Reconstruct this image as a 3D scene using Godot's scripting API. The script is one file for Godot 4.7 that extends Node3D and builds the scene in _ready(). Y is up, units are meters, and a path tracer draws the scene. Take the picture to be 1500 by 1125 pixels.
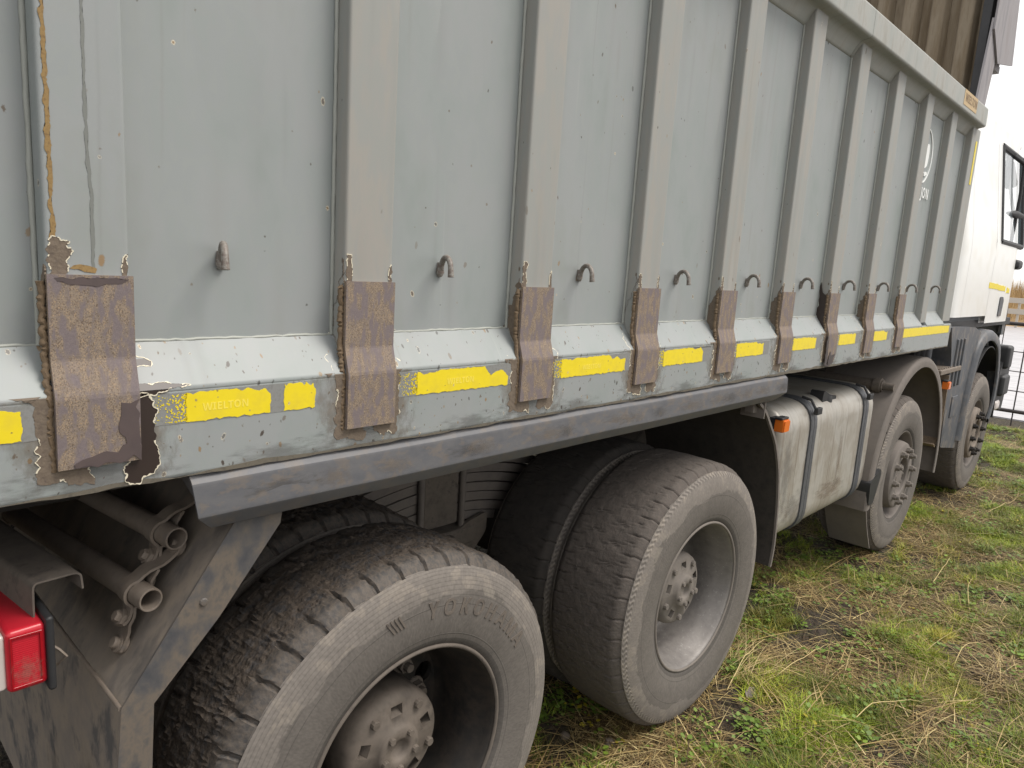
extends Node3D
# A muddy four-axle tipper truck parked on rough grass, seen along its right-hand side.
# x runs forward along the truck, y up, z out from the truck's side towards the viewer.

var rng := RandomNumberGenerator.new()
var mats := {}
var truck: Node3D

# ------------------------------------------------------------------ geometry
class Geo:
	var v := PackedVector3Array()
	var uv := PackedVector2Array()
	var col := PackedColorArray()
	var c := Color(1, 1, 1)

	func tri(a: Vector3, b: Vector3, d: Vector3, ua := Vector2.ZERO, ub := Vector2.ZERO, ud := Vector2.ZERO) -> void:
		v.append(a); v.append(b); v.append(d)
		uv.append(ua); uv.append(ub); uv.append(ud)
		col.append(c); col.append(c); col.append(c)

	func quad(a: Vector3, b: Vector3, d: Vector3, e: Vector3) -> void: # clockwise seen from the front
		tri(a, b, d)
		tri(a, d, e)

	# closed polygon in (u,v) of the frame, pushed along the frame's z from w0 to w1
	func extrude(poly: PackedVector2Array, f: Transform3D, w0: float, w1: float, caps := true) -> void:
		var p := poly
		if Geometry2D.is_polygon_clockwise(p):
			p = p.duplicate()
			p.reverse()
		var flip := f.basis.determinant() < 0.0
		var n := p.size()
		for i in n:
			var a := p[i]
			var b := p[(i + 1) % n]
			var A := f * Vector3(a.x, a.y, w0)
			var B := f * Vector3(b.x, b.y, w0)
			var C := f * Vector3(b.x, b.y, w1)
			var D := f * Vector3(a.x, a.y, w1)
			if flip: quad(A, B, C, D)
			else: quad(A, D, C, B)
		if caps:
			var ix := Geometry2D.triangulate_polygon(p)
			for k in range(0, ix.size(), 3):
				var a := p[ix[k]]
				var b := p[ix[k + 1]]
				var d := p[ix[k + 2]]
				if (b - a).cross(d - a) < 0.0:
					var t := b
					b = d
					d = t
				var hi := [f * Vector3(a.x, a.y, w1), f * Vector3(b.x, b.y, w1), f * Vector3(d.x, d.y, w1)]
				var lo := [f * Vector3(a.x, a.y, w0), f * Vector3(b.x, b.y, w0), f * Vector3(d.x, d.y, w0)]
				if flip:
					tri(hi[0], hi[1], hi[2]); tri(lo[0], lo[2], lo[1])
				else:
					tri(hi[0], hi[2], hi[1]); tri(lo[0], lo[1], lo[2])

	func box(lo: Vector3, hi: Vector3, bev := 0.0) -> void:
		var s := hi - lo
		var b := minf(bev, minf(s.x, minf(s.y, s.z)) * 0.45)
		if b <= 0.0:
			extrude(PackedVector2Array([Vector2(lo.x, lo.y), Vector2(hi.x, lo.y), Vector2(hi.x, hi.y), Vector2(lo.x, hi.y)]), Transform3D(), lo.z, hi.z)
			return
		# rounded outline, with a smaller outline at each end
		var ring := func(k: float, z: float) -> PackedVector3Array:
			var o := PackedVector3Array()
			for q in [[hi.x, hi.y, 0.0], [lo.x, hi.y, 90.0], [lo.x, lo.y, 180.0], [hi.x, lo.y, 270.0]]:
				var cx: float = q[0] - b * signf(q[0] - (lo.x + hi.x) / 2)
				var cy: float = q[1] - b * signf(q[1] - (lo.y + hi.y) / 2)
				for t in 4:
					var an := deg_to_rad(q[2] + t * 30.0)
					o.append(Vector3(cx + cos(an) * b * k, cy + sin(an) * b * k, z))
			return o
		var rings := [ring.call(0.0, lo.z), ring.call(0.5, lo.z + b * 0.13), ring.call(0.87, lo.z + b * 0.5), ring.call(1.0, lo.z + b), ring.call(1.0, hi.z - b), ring.call(0.87, hi.z - b * 0.5), ring.call(0.5, hi.z - b * 0.13), ring.call(0.0, hi.z)]
		skin(rings, true)

	# rings of points, each counter-clockwise seen from the end they run to
	func skin(rings: Array, caps := true) -> void:
		for r in rings.size() - 1:
			var a: PackedVector3Array = rings[r]
			var b: PackedVector3Array = rings[r + 1]
			var n := a.size()
			for i in n:
				var j := (i + 1) % n
				quad(a[i], b[i], b[j], a[j])
		if caps:
			var f: PackedVector3Array = rings[0]
			var l: PackedVector3Array = rings[-1]
			var cf := Vector3.ZERO
			var cl := Vector3.ZERO
			for p in f: cf += p / f.size()
			for p in l: cl += p / l.size()
			for i in f.size():
				var j := (i + 1) % f.size()
				tri(cf, f[i], f[j])
				tri(cl, l[j], l[i])

	func tube(pts: PackedVector3Array, rad, sides := 10, caps := true) -> void:
		var rings := []
		var n := pts.size()
		var up := Vector3.ZERO
		for i in n:
			var d := (pts[mini(i + 1, n - 1)] - pts[maxi(i - 1, 0)]).normalized()
			if up == Vector3.ZERO:
				up = Vector3(0, 1, 0) if absf(d.y) < 0.9 else Vector3(1, 0, 0)
			var s := d.cross(up).normalized()
			up = s.cross(d).normalized()
			var r: float = rad[i] if rad is Array or rad is PackedFloat32Array else rad
			var ring := PackedVector3Array()
			for k in sides:
				var t := TAU * k / sides
				ring.append(pts[i] + (up * cos(t) + -s * sin(t)) * r)
			rings.append(ring)
		# up, -s run counter-clockwise seen from the far end
		skin(rings, caps)

	# profile of (radius, z), run from the front centre outwards and back; axis z through o
	func lathe(prof: PackedVector2Array, segs: int, o := Vector3.ZERO, f := Basis()) -> void:
		for i in prof.size() - 1:
			var p := prof[i]
			var q := prof[i + 1]
			for k in segs:
				var t0 := TAU * k / segs
				var t1 := TAU * (k + 1) / segs
				var A := o + f * Vector3(p.x * cos(t0), p.x * sin(t0), p.y)
				var B := o + f * Vector3(q.x * cos(t0), q.x * sin(t0), q.y)
				var C := o + f * Vector3(q.x * cos(t1), q.x * sin(t1), q.y)
				var D := o + f * Vector3(p.x * cos(t1), p.x * sin(t1), p.y)
				var u0 := float(k) / segs
				var u1 := float(k + 1) / segs
				if p.x > 1e-6: tri(A, D, C, Vector2(u0, float(i) / prof.size()), Vector2(u1, float(i) / prof.size()), Vector2(u1, float(i + 1) / prof.size()))
				if q.x > 1e-6: tri(A, C, B, Vector2(u0, float(i) / prof.size()), Vector2(u1, float(i + 1) / prof.size()), Vector2(u0, float(i + 1) / prof.size()))

	func mesh(crease := 35.0, colored := false, into: ArrayMesh = null) -> ArrayMesh:
		var n := v.size()
		var fn := PackedVector3Array()
		fn.resize(n / 3)
		var at := {}
		for i in range(0, n, 3):
			fn[i / 3] = (v[i + 2] - v[i]).cross(v[i + 1] - v[i])
			if crease > 0.0:
				for k in 3:
					var key := Vector3i((v[i + k] * 20000.0).round())
					if at.has(key): at[key].append(i / 3)
					else: at[key] = PackedInt32Array([i / 3])
		var nn := PackedVector3Array()
		nn.resize(n)
		var lim := cos(deg_to_rad(crease))
		for i in n:
			var own := fn[i / 3]
			var ol := own.length()
			if crease <= 0.0 or ol < 1e-14:
				nn[i] = own.normalized() if ol > 1e-14 else Vector3.UP
				continue
			var key := Vector3i((v[i] * 20000.0).round())
			var s := Vector3.ZERO
			for j in at[key]:
				var o := fn[j]
				var l := o.length()
				if l > 1e-14 and o.dot(own) >= lim * l * ol: s += o
			nn[i] = s.normalized() if s.length() > 1e-14 else own / ol
		var arr := []
		arr.resize(Mesh.ARRAY_MAX)
		arr[Mesh.ARRAY_VERTEX] = v
		arr[Mesh.ARRAY_NORMAL] = nn
		arr[Mesh.ARRAY_TEX_UV] = uv
		if colored: arr[Mesh.ARRAY_COLOR] = col
		var m := into if into else ArrayMesh.new()
		m.add_surface_from_arrays(Mesh.PRIMITIVE_TRIANGLES, arr)
		return m

# frames: polygon plane -> world
var F_XY := Transform3D(Basis(Vector3(1, 0, 0), Vector3(0, 1, 0), Vector3(0, 0, 1)), Vector3.ZERO)      # push along z
var F_YZ := Transform3D(Basis(Vector3(0, 1, 0), Vector3(0, 0, 1), Vector3(1, 0, 0)), Vector3.ZERO)      # (y,z) push along x
var F_XZ := Transform3D(Basis(Vector3(1, 0, 0), Vector3(0, 0, 1), Vector3(0, -1, 0)), Vector3.ZERO)     # (x,z) push along -y

func pv(a: Array) -> PackedVector2Array:
	var o := PackedVector2Array()
	for i in range(0, a.size(), 2): o.append(Vector2(a[i], a[i + 1]))
	return o

# round the corners of a polygon
func rounded(p: PackedVector2Array, r: float, seg := 3, closed := true) -> PackedVector2Array:
	var o := PackedVector2Array()
	var n := p.size()
	for i in n:
		if not closed and (i == 0 or i == n - 1):
			o.append(p[i])
			continue
		var a := p[(i + n - 1) % n]
		var b := p[i]
		var c := p[(i + 1) % n]
		var k := minf(r, minf(a.distance_to(b), b.distance_to(c)) * 0.45)
		var s := b + (a - b).normalized() * k
		var e := b + (c - b).normalized() * k
		for t in seg + 1:
			var u := float(t) / seg
			o.append(s.lerp(b, u).lerp(b.lerp(e, u), u))
	return o

# a thin sheet that follows an open line, as a closed outline
func sheet(line: PackedVector2Array, th: float) -> PackedVector2Array:
	var l := PackedVector2Array()
	var r := PackedVector2Array()
	for i in line.size():
		var d := (line[mini(i + 1, line.size() - 1)] - line[maxi(i - 1, 0)]).normalized()
		var n := Vector2(-d.y, d.x) * th * 0.5
		l.append(line[i] + n)
		r.append(line[i] - n)
	r.reverse()
	l.append_array(r)
	return l

# ragged outline: subdivide and shake
func ragged(p: PackedVector2Array, step: float, amp: float, sd: int) -> PackedVector2Array:
	var r := RandomNumberGenerator.new()
	r.seed = sd
	var o := PackedVector2Array()
	for i in p.size():
		var a := p[i]
		var b := p[(i + 1) % p.size()]
		var n := maxi(1, int(a.distance_to(b) / step))
		var nrm := (b - a).orthogonal().normalized()
		for k in n:
			var t := float(k) / n
			var off := r.randfn(0.0, amp) if k > 0 else r.randfn(0.0, amp * 0.6)
			o.append(a.lerp(b, t) + nrm * off)
	# finer teeth on top of the coarse ones
	if step > 0.0055 and step < 0.009:
		var q := PackedVector2Array()
		for i in o.size():
			var a := o[i]
			var b := o[(i + 1) % o.size()]
			var nrm := (b - a).orthogonal().normalized()
			var n := maxi(1, int(a.distance_to(b) / 0.0024))
			for k in n: q.append(a.lerp(b, float(k) / n) + nrm * r.randfn(0.0, minf(amp * 0.32, 0.0008)))
		return q
	return o

# ------------------------------------------------------------------ nodes
var used := {}
func numbered(n: String) -> String:
	var k: int = used.get(n, 0)
	used[n] = k + 1
	return n if k == 0 else "%s_%03d" % [n, k]

func put(called: String, m: Mesh, mat: Material, parent: Node3D = null) -> MeshInstance3D:
	var o := MeshInstance3D.new()
	o.mesh = m
	if mat: o.material_override = mat
	place(called, o, parent)
	return o

func place(called: String, o: Node3D, parent: Node3D = null) -> void:
	if parent == null: parent = self
	var c: Dictionary = parent.get_meta("_names") if parent.has_meta("_names") else {}
	var k: int = c.get(called, 0)
	c[called] = k + 1
	parent.set_meta("_names", c)
	o.name = called if k == 0 else "%s_%03d" % [called, k]
	parent.add_child(o, true)
	if parent == truck: o.position -= truck.position

func holder(called: String, at: Vector3, parent: Node3D) -> Node3D:
	var o := Node3D.new()
	o.position = at
	place(called, o, parent)
	return o

func tag(o: Node, label: String, category := "", group := "", kind := "") -> void:
	if label: o.set_meta("label", label)
	if category: o.set_meta("category", category)
	if group: o.set_meta("group", group)
	if kind: o.set_meta("kind", kind)

# ------------------------------------------------------------------ materials
func srgb(r: int, g: int, b: int) -> Color: return Color8(r, g, b)

func noise_tex(cols: Array, freq: float, oct := 4, size := 512, sd := 1, offs := [], kind := FastNoiseLite.TYPE_SIMPLEX_SMOOTH) -> NoiseTexture2D:
	var n := FastNoiseLite.new()
	n.noise_type = kind
	n.seed = sd
	n.frequency = freq
	n.fractal_octaves = oct
	n.fractal_gain = 0.66
	var g := Gradient.new()
	var o := PackedFloat32Array()
	var c := PackedColorArray()
	for i in cols.size():
		o.append(offs[i] if offs else float(i) / maxi(1, cols.size() - 1))
		c.append(cols[i])
	g.offsets = o
	g.colors = c
	var t := NoiseTexture2D.new()
	t.width = size
	t.height = size
	t.seamless = true
	t.seamless_blend_skirt = 0.15
	t.noise = n
	t.color_ramp = g
	return t

# world-mapped matte material: albedo texture with optional second layer of dirt (with alpha)
func dusty(tex: Texture2D, scale: Vector3, rough := 0.8, layer: Texture2D = null, lscale := Vector3.ONE, bump: Texture2D = null, bump_cm := 0.2, metal := 0.0) -> StandardMaterial3D:
	var m := StandardMaterial3D.new()
	m.albedo_texture = tex
	m.uv1_triplanar = true
	m.uv1_world_triplanar = true
	m.uv1_scale = scale
	m.roughness = rough
	m.metallic = metal
	if layer:
		m.detail_enabled = true
		m.detail_blend_mode = BaseMaterial3D.BLEND_MODE_MIX
		m.detail_uv_layer = BaseMaterial3D.DETAIL_UV_2
		m.detail_albedo = layer
		m.uv2_triplanar = true
		m.uv2_world_triplanar = true
		m.uv2_scale = lscale
	if bump:
		m.heightmap_enabled = true
		m.heightmap_texture = bump
		m.heightmap_scale = bump_cm
	return m

func plain(c: Color, rough := 0.6, metal := 0.0) -> StandardMaterial3D:
	var m := StandardMaterial3D.new()
	m.albedo_color = c
	m.roughness = rough
	m.metallic = metal
	return m

# sparse chips: cream rim round a brown middle, on nothing
func chips_tex(n: int, sd: int, side := 1024, big := 6.0, runs := 0) -> ImageTexture:
	var im := Image.create(side, side, false, Image.FORMAT_RGBA8)
	im.fill(Color(0.5, 0.46, 0.4, 0.0))
	var r := RandomNumberGenerator.new()
	r.seed = sd
	for i in runs:
		var x := r.randi() % side
		var y0 := r.randi() % side
		var len := 80 + r.randi() % 500
		var w := 2 + int(pow(r.randf(), 2.0) * 34.0)
		var a := r.randf_range(0.08, 0.3) * (1.0 if w < 12 else 0.6)
		var tone: Color = [Color8(112, 104, 88), Color8(124, 120, 108), Color8(96, 94, 88), Color8(176, 178, 174)][r.randi() % 4]
		for y in len:
			var f := sin(PI * y / float(len))
			for dx in range(-w, w + 1):
				var k := a * f * pow(1.0 - absf(dx) / (w + 1.0), 1.3) * r.randf_range(0.75, 1.0)
				var px := posmod(x + dx + int(sin(y * 0.013) * 3.0), side)
				var py := posmod(y0 + y, side)
				if k > im.get_pixel(px, py).a: im.set_pixel(px, py, Color(tone.r, tone.g, tone.b, k))
	for i in n:
		var c := Vector2(r.randf() * side, r.randf() * side)
		var rad := 1.2 + pow(r.randf(), 3.0) * big
		var st := r.randf_range(0.7, 2.2)
		var an := r.randf_range(-0.5, 0.5) + PI / 2
		var rim := r.randf() < 0.35 and rad > 2.5
		var tone: Color = [Color8(96, 82, 68), Color8(74, 66, 60), Color8(140, 116, 84), Color8(60, 58, 54), Color8(120, 112, 102)][r.randi() % 5]
		var al := r.randf_range(0.55, 1.0)
		var e := int(rad * st) + 2
		for y in range(-e, e + 1):
			for x in range(-e, e + 1):
				var q := Vector2(x, y).rotated(-an)
				q.x /= st
				var d := q.length() + r.randf_range(-0.5, 0.5)
				if d < rad:
					var px := posmod(int(c.x) + x, side)
					var py := posmod(int(c.y) + y, side)
					var k := tone
					if rim and d > rad - 1.3: k = Color8(214, 206, 186)
					k.a = al * clampf(rad - d + 0.35, 0.0, 1.0)
					if k.a > im.get_pixel(px, py).a: im.set_pixel(px, py, k)
	return ImageTexture.create_from_image(im)

# vertical runs of dust and rust on nothing
func runs_tex(n: int, sd: int, tone: Color, strong: float) -> ImageTexture:
	var side := 512
	var im := Image.create(side, side, false, Image.FORMAT_RGBA8)
	im.fill(Color(tone.r, tone.g, tone.b, 0.0))
	var r := RandomNumberGenerator.new()
	r.seed = sd
	for i in n:
		var x := r.randi() % side
		var y0 := r.randi() % side
		var len := 40 + r.randi() % 300
		var w := 1 + int(pow(r.randf(), 3.0) * 9.0)
		var a := r.randf_range(0.15, 1.0) * strong
		for y in len:
			var f := sin(PI * y / float(len))
			for dx in range(-w, w + 1):
				var k := a * f * (1.0 - absf(dx) / (w + 1.0)) * r.randf_range(0.7, 1.0)
				var px := posmod(x + dx, side)
				var py := posmod(y0 + y, side)
				var o := im.get_pixel(px, py)
				if k > o.a: im.set_pixel(px, py, Color(tone.r, tone.g, tone.b, k))
		
	return ImageTexture.create_from_image(im)

# tyre wall: u round the wheel, v from the rim (0) to the shoulder (1)
func wall_tex(sd: int, lines: bool, zigzag: bool) -> Array:
	var w := 1024
	var h := 192
	var n := FastNoiseLite.new()
	n.seed = sd
	n.frequency = 1.0
	n.fractal_octaves = 4
	var fine := FastNoiseLite.new()
	fine.seed = sd + 5
	fine.frequency = 1.0
	fine.fractal_octaves = 3
	var d := PackedByteArray()
	d.resize(w * h * 3)
	var b := PackedByteArray()
	b.resize(w * h)
	var wet := Color8(98, 93, 88)
	var dry := Color8(116, 110, 104)
	var pale := Color8(126, 119, 111)
	var k := 0
	for y in h:
		var v := float(y) / (h - 1)
		for x in w:
			var a := TAU * x / w
			var ca := cos(a)
			var sa := sin(a)
			var e := n.get_noise_3d(ca * 1.6, sa * 1.6, v * 1.2)
			var e2 := n.get_noise_3d(ca * 7.0 + 9.0, sa * 7.0, v * 3.0)
			var g := fine.get_noise_3d(ca * 60.0, sa * 60.0, v * 14.0)
			var edge := 0.60 + e * 0.22 + e2 * 0.08
			var t := smoothstep(edge - 0.015, edge + 0.015, v)
			var c := wet.lerp(dry, t)
			if v > 0.62 and e2 + e * 0.4 > 0.18: c = c.lerp(pale, 0.75)
			if v < 0.10: c = c.lerp(Color8(70, 66, 62), 0.7)
			var s := 1.0 + g * 0.12 + e2 * 0.06
			var hgt := 0.5 + g * 0.10
			if lines and v > 0.55:
				var l := pow(0.5 + 0.5 * sin(v * 118.0), 10.0)
				s *= 1.0 - 0.13 * l
				hgt -= 0.1 * l
			if absf(v - 0.5) < 0.006 or absf(v - 0.16) < 0.006: s *= 0.88; hgt += 0.2
			if zigzag and v > 0.82 and v < 0.955:
				var q := sin(a * 150.0 + sin((v - 0.82) * 45.0) * 1.5)
				var in_ := smoothstep(0.82, 0.84, v) * (1.0 - smoothstep(0.935, 0.955, v))
				hgt += 0.42 * q * in_
				s *= 1.0 + 0.13 * q * in_
			d[k * 3] = clampi(int(c.r8 * s), 0, 255)
			d[k * 3 + 1] = clampi(int(c.g8 * s), 0, 255)
			d[k * 3 + 2] = clampi(int(c.b8 * s), 0, 255)
			b[k] = clampi(int(hgt * 255.0), 0, 255)
			k += 1
	return [ImageTexture.create_from_image(Image.create_from_data(w, h, false, Image.FORMAT_RGB8, d)), ImageTexture.create_from_image(Image.create_from_data(w, h, false, Image.FORMAT_L8, b))]

func plate_tex(sd: int) -> ImageTexture:
	var side := 768
	var a := FastNoiseLite.new()
	a.seed = sd
	a.frequency = 1.0
	a.fractal_octaves = 3
	var b := FastNoiseLite.new()
	b.seed = sd + 3
	b.frequency = 1.0
	b.fractal_octaves = 2
	var d := PackedByteArray()
	d.resize(side * side * 3)
	var k := 0
	var purple := Color8(116, 106, 107)
	var tan := Color8(137, 123, 108)
	var brown := Color8(126, 114, 105)
	for y in side:
		var ty := TAU * y / side
		var cy := cos(ty)
		var sy := sin(ty)
		for x in side:
			var tx := TAU * x / side
			# a torus keeps the tile seamless enough
			var p := Vector3((2.0 + cy) * cos(tx), (2.0 + cy) * sin(tx), sy)
			var n := a.get_noise_3dv(p * 2.4)
			var f := b.get_noise_3dv(p * 34.0)
			var g := b.get_noise_3dv(p * 78.0 + Vector3(9, 0, 0))
			var c := purple.lerp(brown, smoothstep(-0.22, -0.02, n + f * 0.16)).lerp(tan, smoothstep(0.02, 0.28, n + f * 0.3))
			var rough := smoothstep(-0.15, 0.05, n)
			if f + g * 0.6 > 0.36: c = c.lerp(Color8(78, 65, 55), 0.6 * rough + 0.12)
			elif f - g * 0.7 < -0.42: c = c.lerp(Color8(166, 140, 106), 0.6 * rough + 0.05)
			var s := 1.0 + g * 0.16
			d[k] = clampi(int(c.r8 * s), 0, 255)
			d[k + 1] = clampi(int(c.g8 * s), 0, 255)
			d[k + 2] = clampi(int(c.b8 * s), 0, 255)
			k += 3
	return ImageTexture.create_from_image(Image.create_from_data(side, side, false, Image.FORMAT_RGB8, d))

# a soft dirty cloud whose alpha breaks up towards its rim
func halo_tex(tone: Color, sd: int, strong: float) -> ImageTexture:
	var side := 192
	var n := FastNoiseLite.new()
	n.seed = sd
	n.frequency = 0.022
	n.fractal_octaves = 5
	n.fractal_gain = 0.65
	var im := Image.create(side, side, false, Image.FORMAT_RGBA8)
	for y in side:
		for x in side:
			var q := Vector2(x, y) / (side * 0.5) - Vector2.ONE
			var e := 1.0 - maxf(q.length(), 0.0)
			var v := e * 1.1 + n.get_noise_2d(x, y) * 0.75 - 0.08
			var al := smoothstep(0.0, 1.0, v) * clampf(e * 5.0, 0.0, 1.0) * strong
			var t := 1.0 + n.get_noise_2d(x * 3.0 + 90.0, y * 3.0) * 0.25
			im.set_pixel(x, y, Color(tone.r * t, tone.g * t, tone.b * t, al))
	return ImageTexture.create_from_image(im)

func halo_mat(tone: Color, sd: int, strong: float) -> StandardMaterial3D:
	var m := StandardMaterial3D.new()
	m.albedo_texture = halo_tex(tone, sd, strong)
	m.transparency = BaseMaterial3D.TRANSPARENCY_ALPHA
	m.roughness = 0.85
	m.texture_repeat = false
	return m

func wall_mat(sd: int, lines: bool, zigzag: bool) -> StandardMaterial3D:
	var t := wall_tex(sd, lines, zigzag)
	var m := StandardMaterial3D.new()
	m.albedo_texture = t[0]
	m.roughness = 0.85
	m.heightmap_enabled = true
	m.heightmap_texture = t[1]
	m.heightmap_scale = 0.22
	return m

func make_materials() -> void:
	var chips := chips_tex(120, 11, 1024, 3.6, 46)
	var chips_rib := chips_tex(110, 17, 1024, 3.2, 70)
	var many := chips_tex(1250, 12, 1024, 3.4, 26)
	var paint := noise_tex([srgb(136, 144, 141), srgb(143, 149, 148), srgb(147, 151, 151), srgb(142, 147, 144)], 0.006, 5, 512, 3)
	var paint_warm := noise_tex([srgb(143, 146, 142), srgb(150, 149, 143), srgb(146, 148, 145), srgb(153, 150, 143), srgb(145, 147, 143)], 0.010, 5, 512, 4)
	var grain := noise_tex([Color(0.3, 0.3, 0.3), Color(0.7, 0.7, 0.7)], 0.05, 4, 512, 9)
	var lumps := noise_tex([Color(0.1, 0.1, 0.1), Color(0.9, 0.9, 0.9)], 0.03, 5, 512, 19)
	mats.paint = dusty(paint, Vector3(0.9, 0.5, 0.9), 0.55, chips, Vector3(0.85, 0.85, 0.85), grain, 0.02)
	mats.paint_rib = dusty(paint_warm, Vector3(1.3, 0.35, 1.3), 0.6, chips_rib, Vector3(0.93, 0.6, 0.93), grain, 0.02)
	mats.paint_side = dusty(noise_tex([srgb(128, 124, 112), srgb(136, 132, 121), srgb(126, 123, 113)], 0.01, 4, 256, 14), Vector3(1.5, 0.5, 1.5), 0.65)
	mats.paint_ledge = dusty(paint, Vector3(1.1, 0.9, 1.1), 0.5, many, Vector3(1.1, 1.1, 1.1), grain, 0.02)
	mats.paint_ledge.uv2_triplanar_sharpness = 30.0
	mats.paint_ledge.uv1_triplanar_sharpness = 8.0
	mats.bead = plain(srgb(160, 163, 156), 0.5)
	mats.cream = plain(srgb(222, 214, 192), 0.6)
	mats.primer = dusty(noise_tex([srgb(90, 80, 72), srgb(106, 94, 82), srgb(114, 102, 88), srgb(98, 87, 78)], 0.05, 5, 512, 21), Vector3(3, 3, 3), 0.8, null, Vector3.ONE, lumps, 0.12)
	mats.halo = halo_mat(Color8(122, 108, 92), 5, 0.42)
	mats.halo_dark = halo_mat(Color8(78, 73, 67), 6, 0.3)
	mats.halo_dust = halo_mat(Color8(128, 116, 102), 8, 0.32)
	mats.plate = dusty(plate_tex(31), Vector3(1.28, 1.28, 1.28), 0.78, null, Vector3.ONE, grain, 0.07)
	mats.plate_old = dusty(noise_tex([srgb(104, 94, 100), srgb(111, 101, 103), srgb(120, 107, 100), srgb(128, 114, 102), srgb(118, 105, 97)], 0.008, 5, 512, 22), Vector3(2.2, 2.2, 2.2), 0.75, noise_tex([Color8(150, 130, 104, 150), Color8(110, 97, 84, 0), Color8(86, 74, 64, 0), Color8(66, 56, 48, 170)], 0.22, 4, 512, 23, [0.22, 0.40, 0.58, 0.8]), Vector3(2.6, 2.6, 2.6), grain, 0.1)
	mats.weld = dusty(noise_tex([srgb(84, 72, 60), srgb(116, 98, 76), srgb(96, 82, 66)], 0.08, 4, 256, 24), Vector3(6, 6, 6), 0.8)
	mats.oil = plain(srgb(52, 42, 38), 0.4)
	mats.rust = dusty(noise_tex([srgb(128, 104, 66), srgb(148, 122, 78), srgb(112, 88, 56)], 0.08, 4, 256, 70), Vector3(5, 5, 5), 0.8)
	mats.drip = plain(srgb(118, 121, 117), 0.55)
	mats.grime = dusty(noise_tex([srgb(84, 80, 72), srgb(104, 98, 86), srgb(72, 68, 62)], 0.06, 4, 256, 71), Vector3(3, 3, 3), 0.8)
	mats.stain = dusty(noise_tex([srgb(78, 68, 68), srgb(88, 76, 74)], 0.02, 3, 256, 25), Vector3(3, 3, 3), 0.55)
	mats.tape = dusty(noise_tex([srgb(226, 204, 30), srgb(232, 210, 34), srgb(222, 200, 50)], 0.02, 4, 256, 26), Vector3(3, 3, 3), 0.45, chips_tex(90, 31, 512, 3.0), Vector3(2.5, 2.5, 2.5))
	mats.tape_print = plain(srgb(236, 217, 84), 0.5)
	mats.residue = dusty(noise_tex([srgb(112, 112, 110), srgb(134, 135, 133), srgb(122, 122, 118)], 0.06, 5, 256, 27), Vector3(4, 4, 4), 0.6)
	mats.hook = dusty(noise_tex([srgb(128, 128, 122), srgb(98, 84, 76), srgb(142, 142, 136), srgb(86, 68, 60)], 0.05, 3, 256, 28), Vector3(7, 7, 7), 0.5)
	mats.flap = dusty(noise_tex([srgb(84, 86, 90), srgb(93, 94, 98), srgb(100, 100, 102), srgb(88, 90, 94)], 0.02, 5, 512, 29), Vector3(1.0, 2.0, 2.0), 0.55, noise_tex([Color8(114, 105, 96, 0), Color8(114, 105, 96, 0), Color8(114, 105, 96, 130), Color8(120, 110, 100, 170)], 0.02, 6, 512, 30, [0.0, 0.54, 0.66, 0.9]), Vector3(1.4, 2.2, 2.2), grain, 0.04)
	mats.guard = dusty(noise_tex([srgb(106, 100, 93), srgb(116, 108, 100), srgb(126, 116, 104), srgb(111, 105, 97)], 0.012, 5, 512, 32), Vector3(1.4, 1.4, 1.4), 0.75, noise_tex([Color8(62, 64, 68, 0), Color8(62, 64, 68, 0), Color8(58, 60, 64, 200)], 0.007, 6, 512, 33, [0.0, 0.5, 0.7]), Vector3(1.6, 1.2, 1.6), grain, 0.05)
	mats.guard_lip = dusty(noise_tex([srgb(62, 64, 69), srgb(80, 79, 80), srgb(106, 97, 87), srgb(66, 68, 72)], 0.012, 6, 512, 34), Vector3(1.6, 1.2, 1.6), 0.6)
	mats.dust = dusty(noise_tex([srgb(100, 95, 90), srgb(108, 102, 97), srgb(114, 107, 101), srgb(104, 98, 93)], 0.014, 5, 512, 35), Vector3(1.8, 1.8, 1.8), 0.85, null, Vector3.ONE, grain, 0.04)
	mats.dust_dark = dusty(noise_tex([srgb(76, 70, 66), srgb(94, 87, 80), srgb(104, 96, 88), srgb(70, 65, 62)], 0.014, 5, 512, 36), Vector3(1.8, 1.8, 1.8), 0.85, null, Vector3.ONE, grain, 0.06)
	mats.under = dusty(noise_tex([srgb(40, 37, 35), srgb(54, 50, 46), srgb(47, 43, 41)], 0.014, 4, 256, 37), Vector3(2, 2, 2), 0.9)
	mats.rubber = dusty(noise_tex([srgb(42, 40, 39), srgb(54, 51, 48), srgb(64, 59, 55), srgb(46, 44, 42)], 0.012, 5, 512, 38), Vector3(2, 2, 2), 0.85)
	mats.tread = dusty(noise_tex([srgb(68, 64, 61), srgb(80, 75, 71), srgb(90, 83, 78), srgb(73, 69, 66)], 0.03, 5, 512, 39), Vector3(2.2, 2.2, 2.2), 0.9, noise_tex([Color8(70, 68, 68, 0), Color8(110, 100, 88, 0), Color8(112, 102, 90, 150)], 0.08, 4, 512, 40, [0.0, 0.55, 0.8]), Vector3(4, 4, 4), lumps, 0.35)
	mats.tread_mud = dusty(noise_tex([srgb(50, 46, 43), srgb(74, 66, 59), srgb(92, 82, 72), srgb(58, 52, 48), srgb(84, 75, 66)], 0.06, 6, 512, 41), Vector3(2.2, 2.2, 2.2), 0.92, noise_tex([Color8(52, 54, 58, 0), Color8(52, 54, 58, 0), Color8(58, 60, 64, 190)], 0.02, 4, 512, 42, [0.0, 0.56, 0.7]), Vector3(2.4, 2.4, 2.4), lumps, 0.9)
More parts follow.
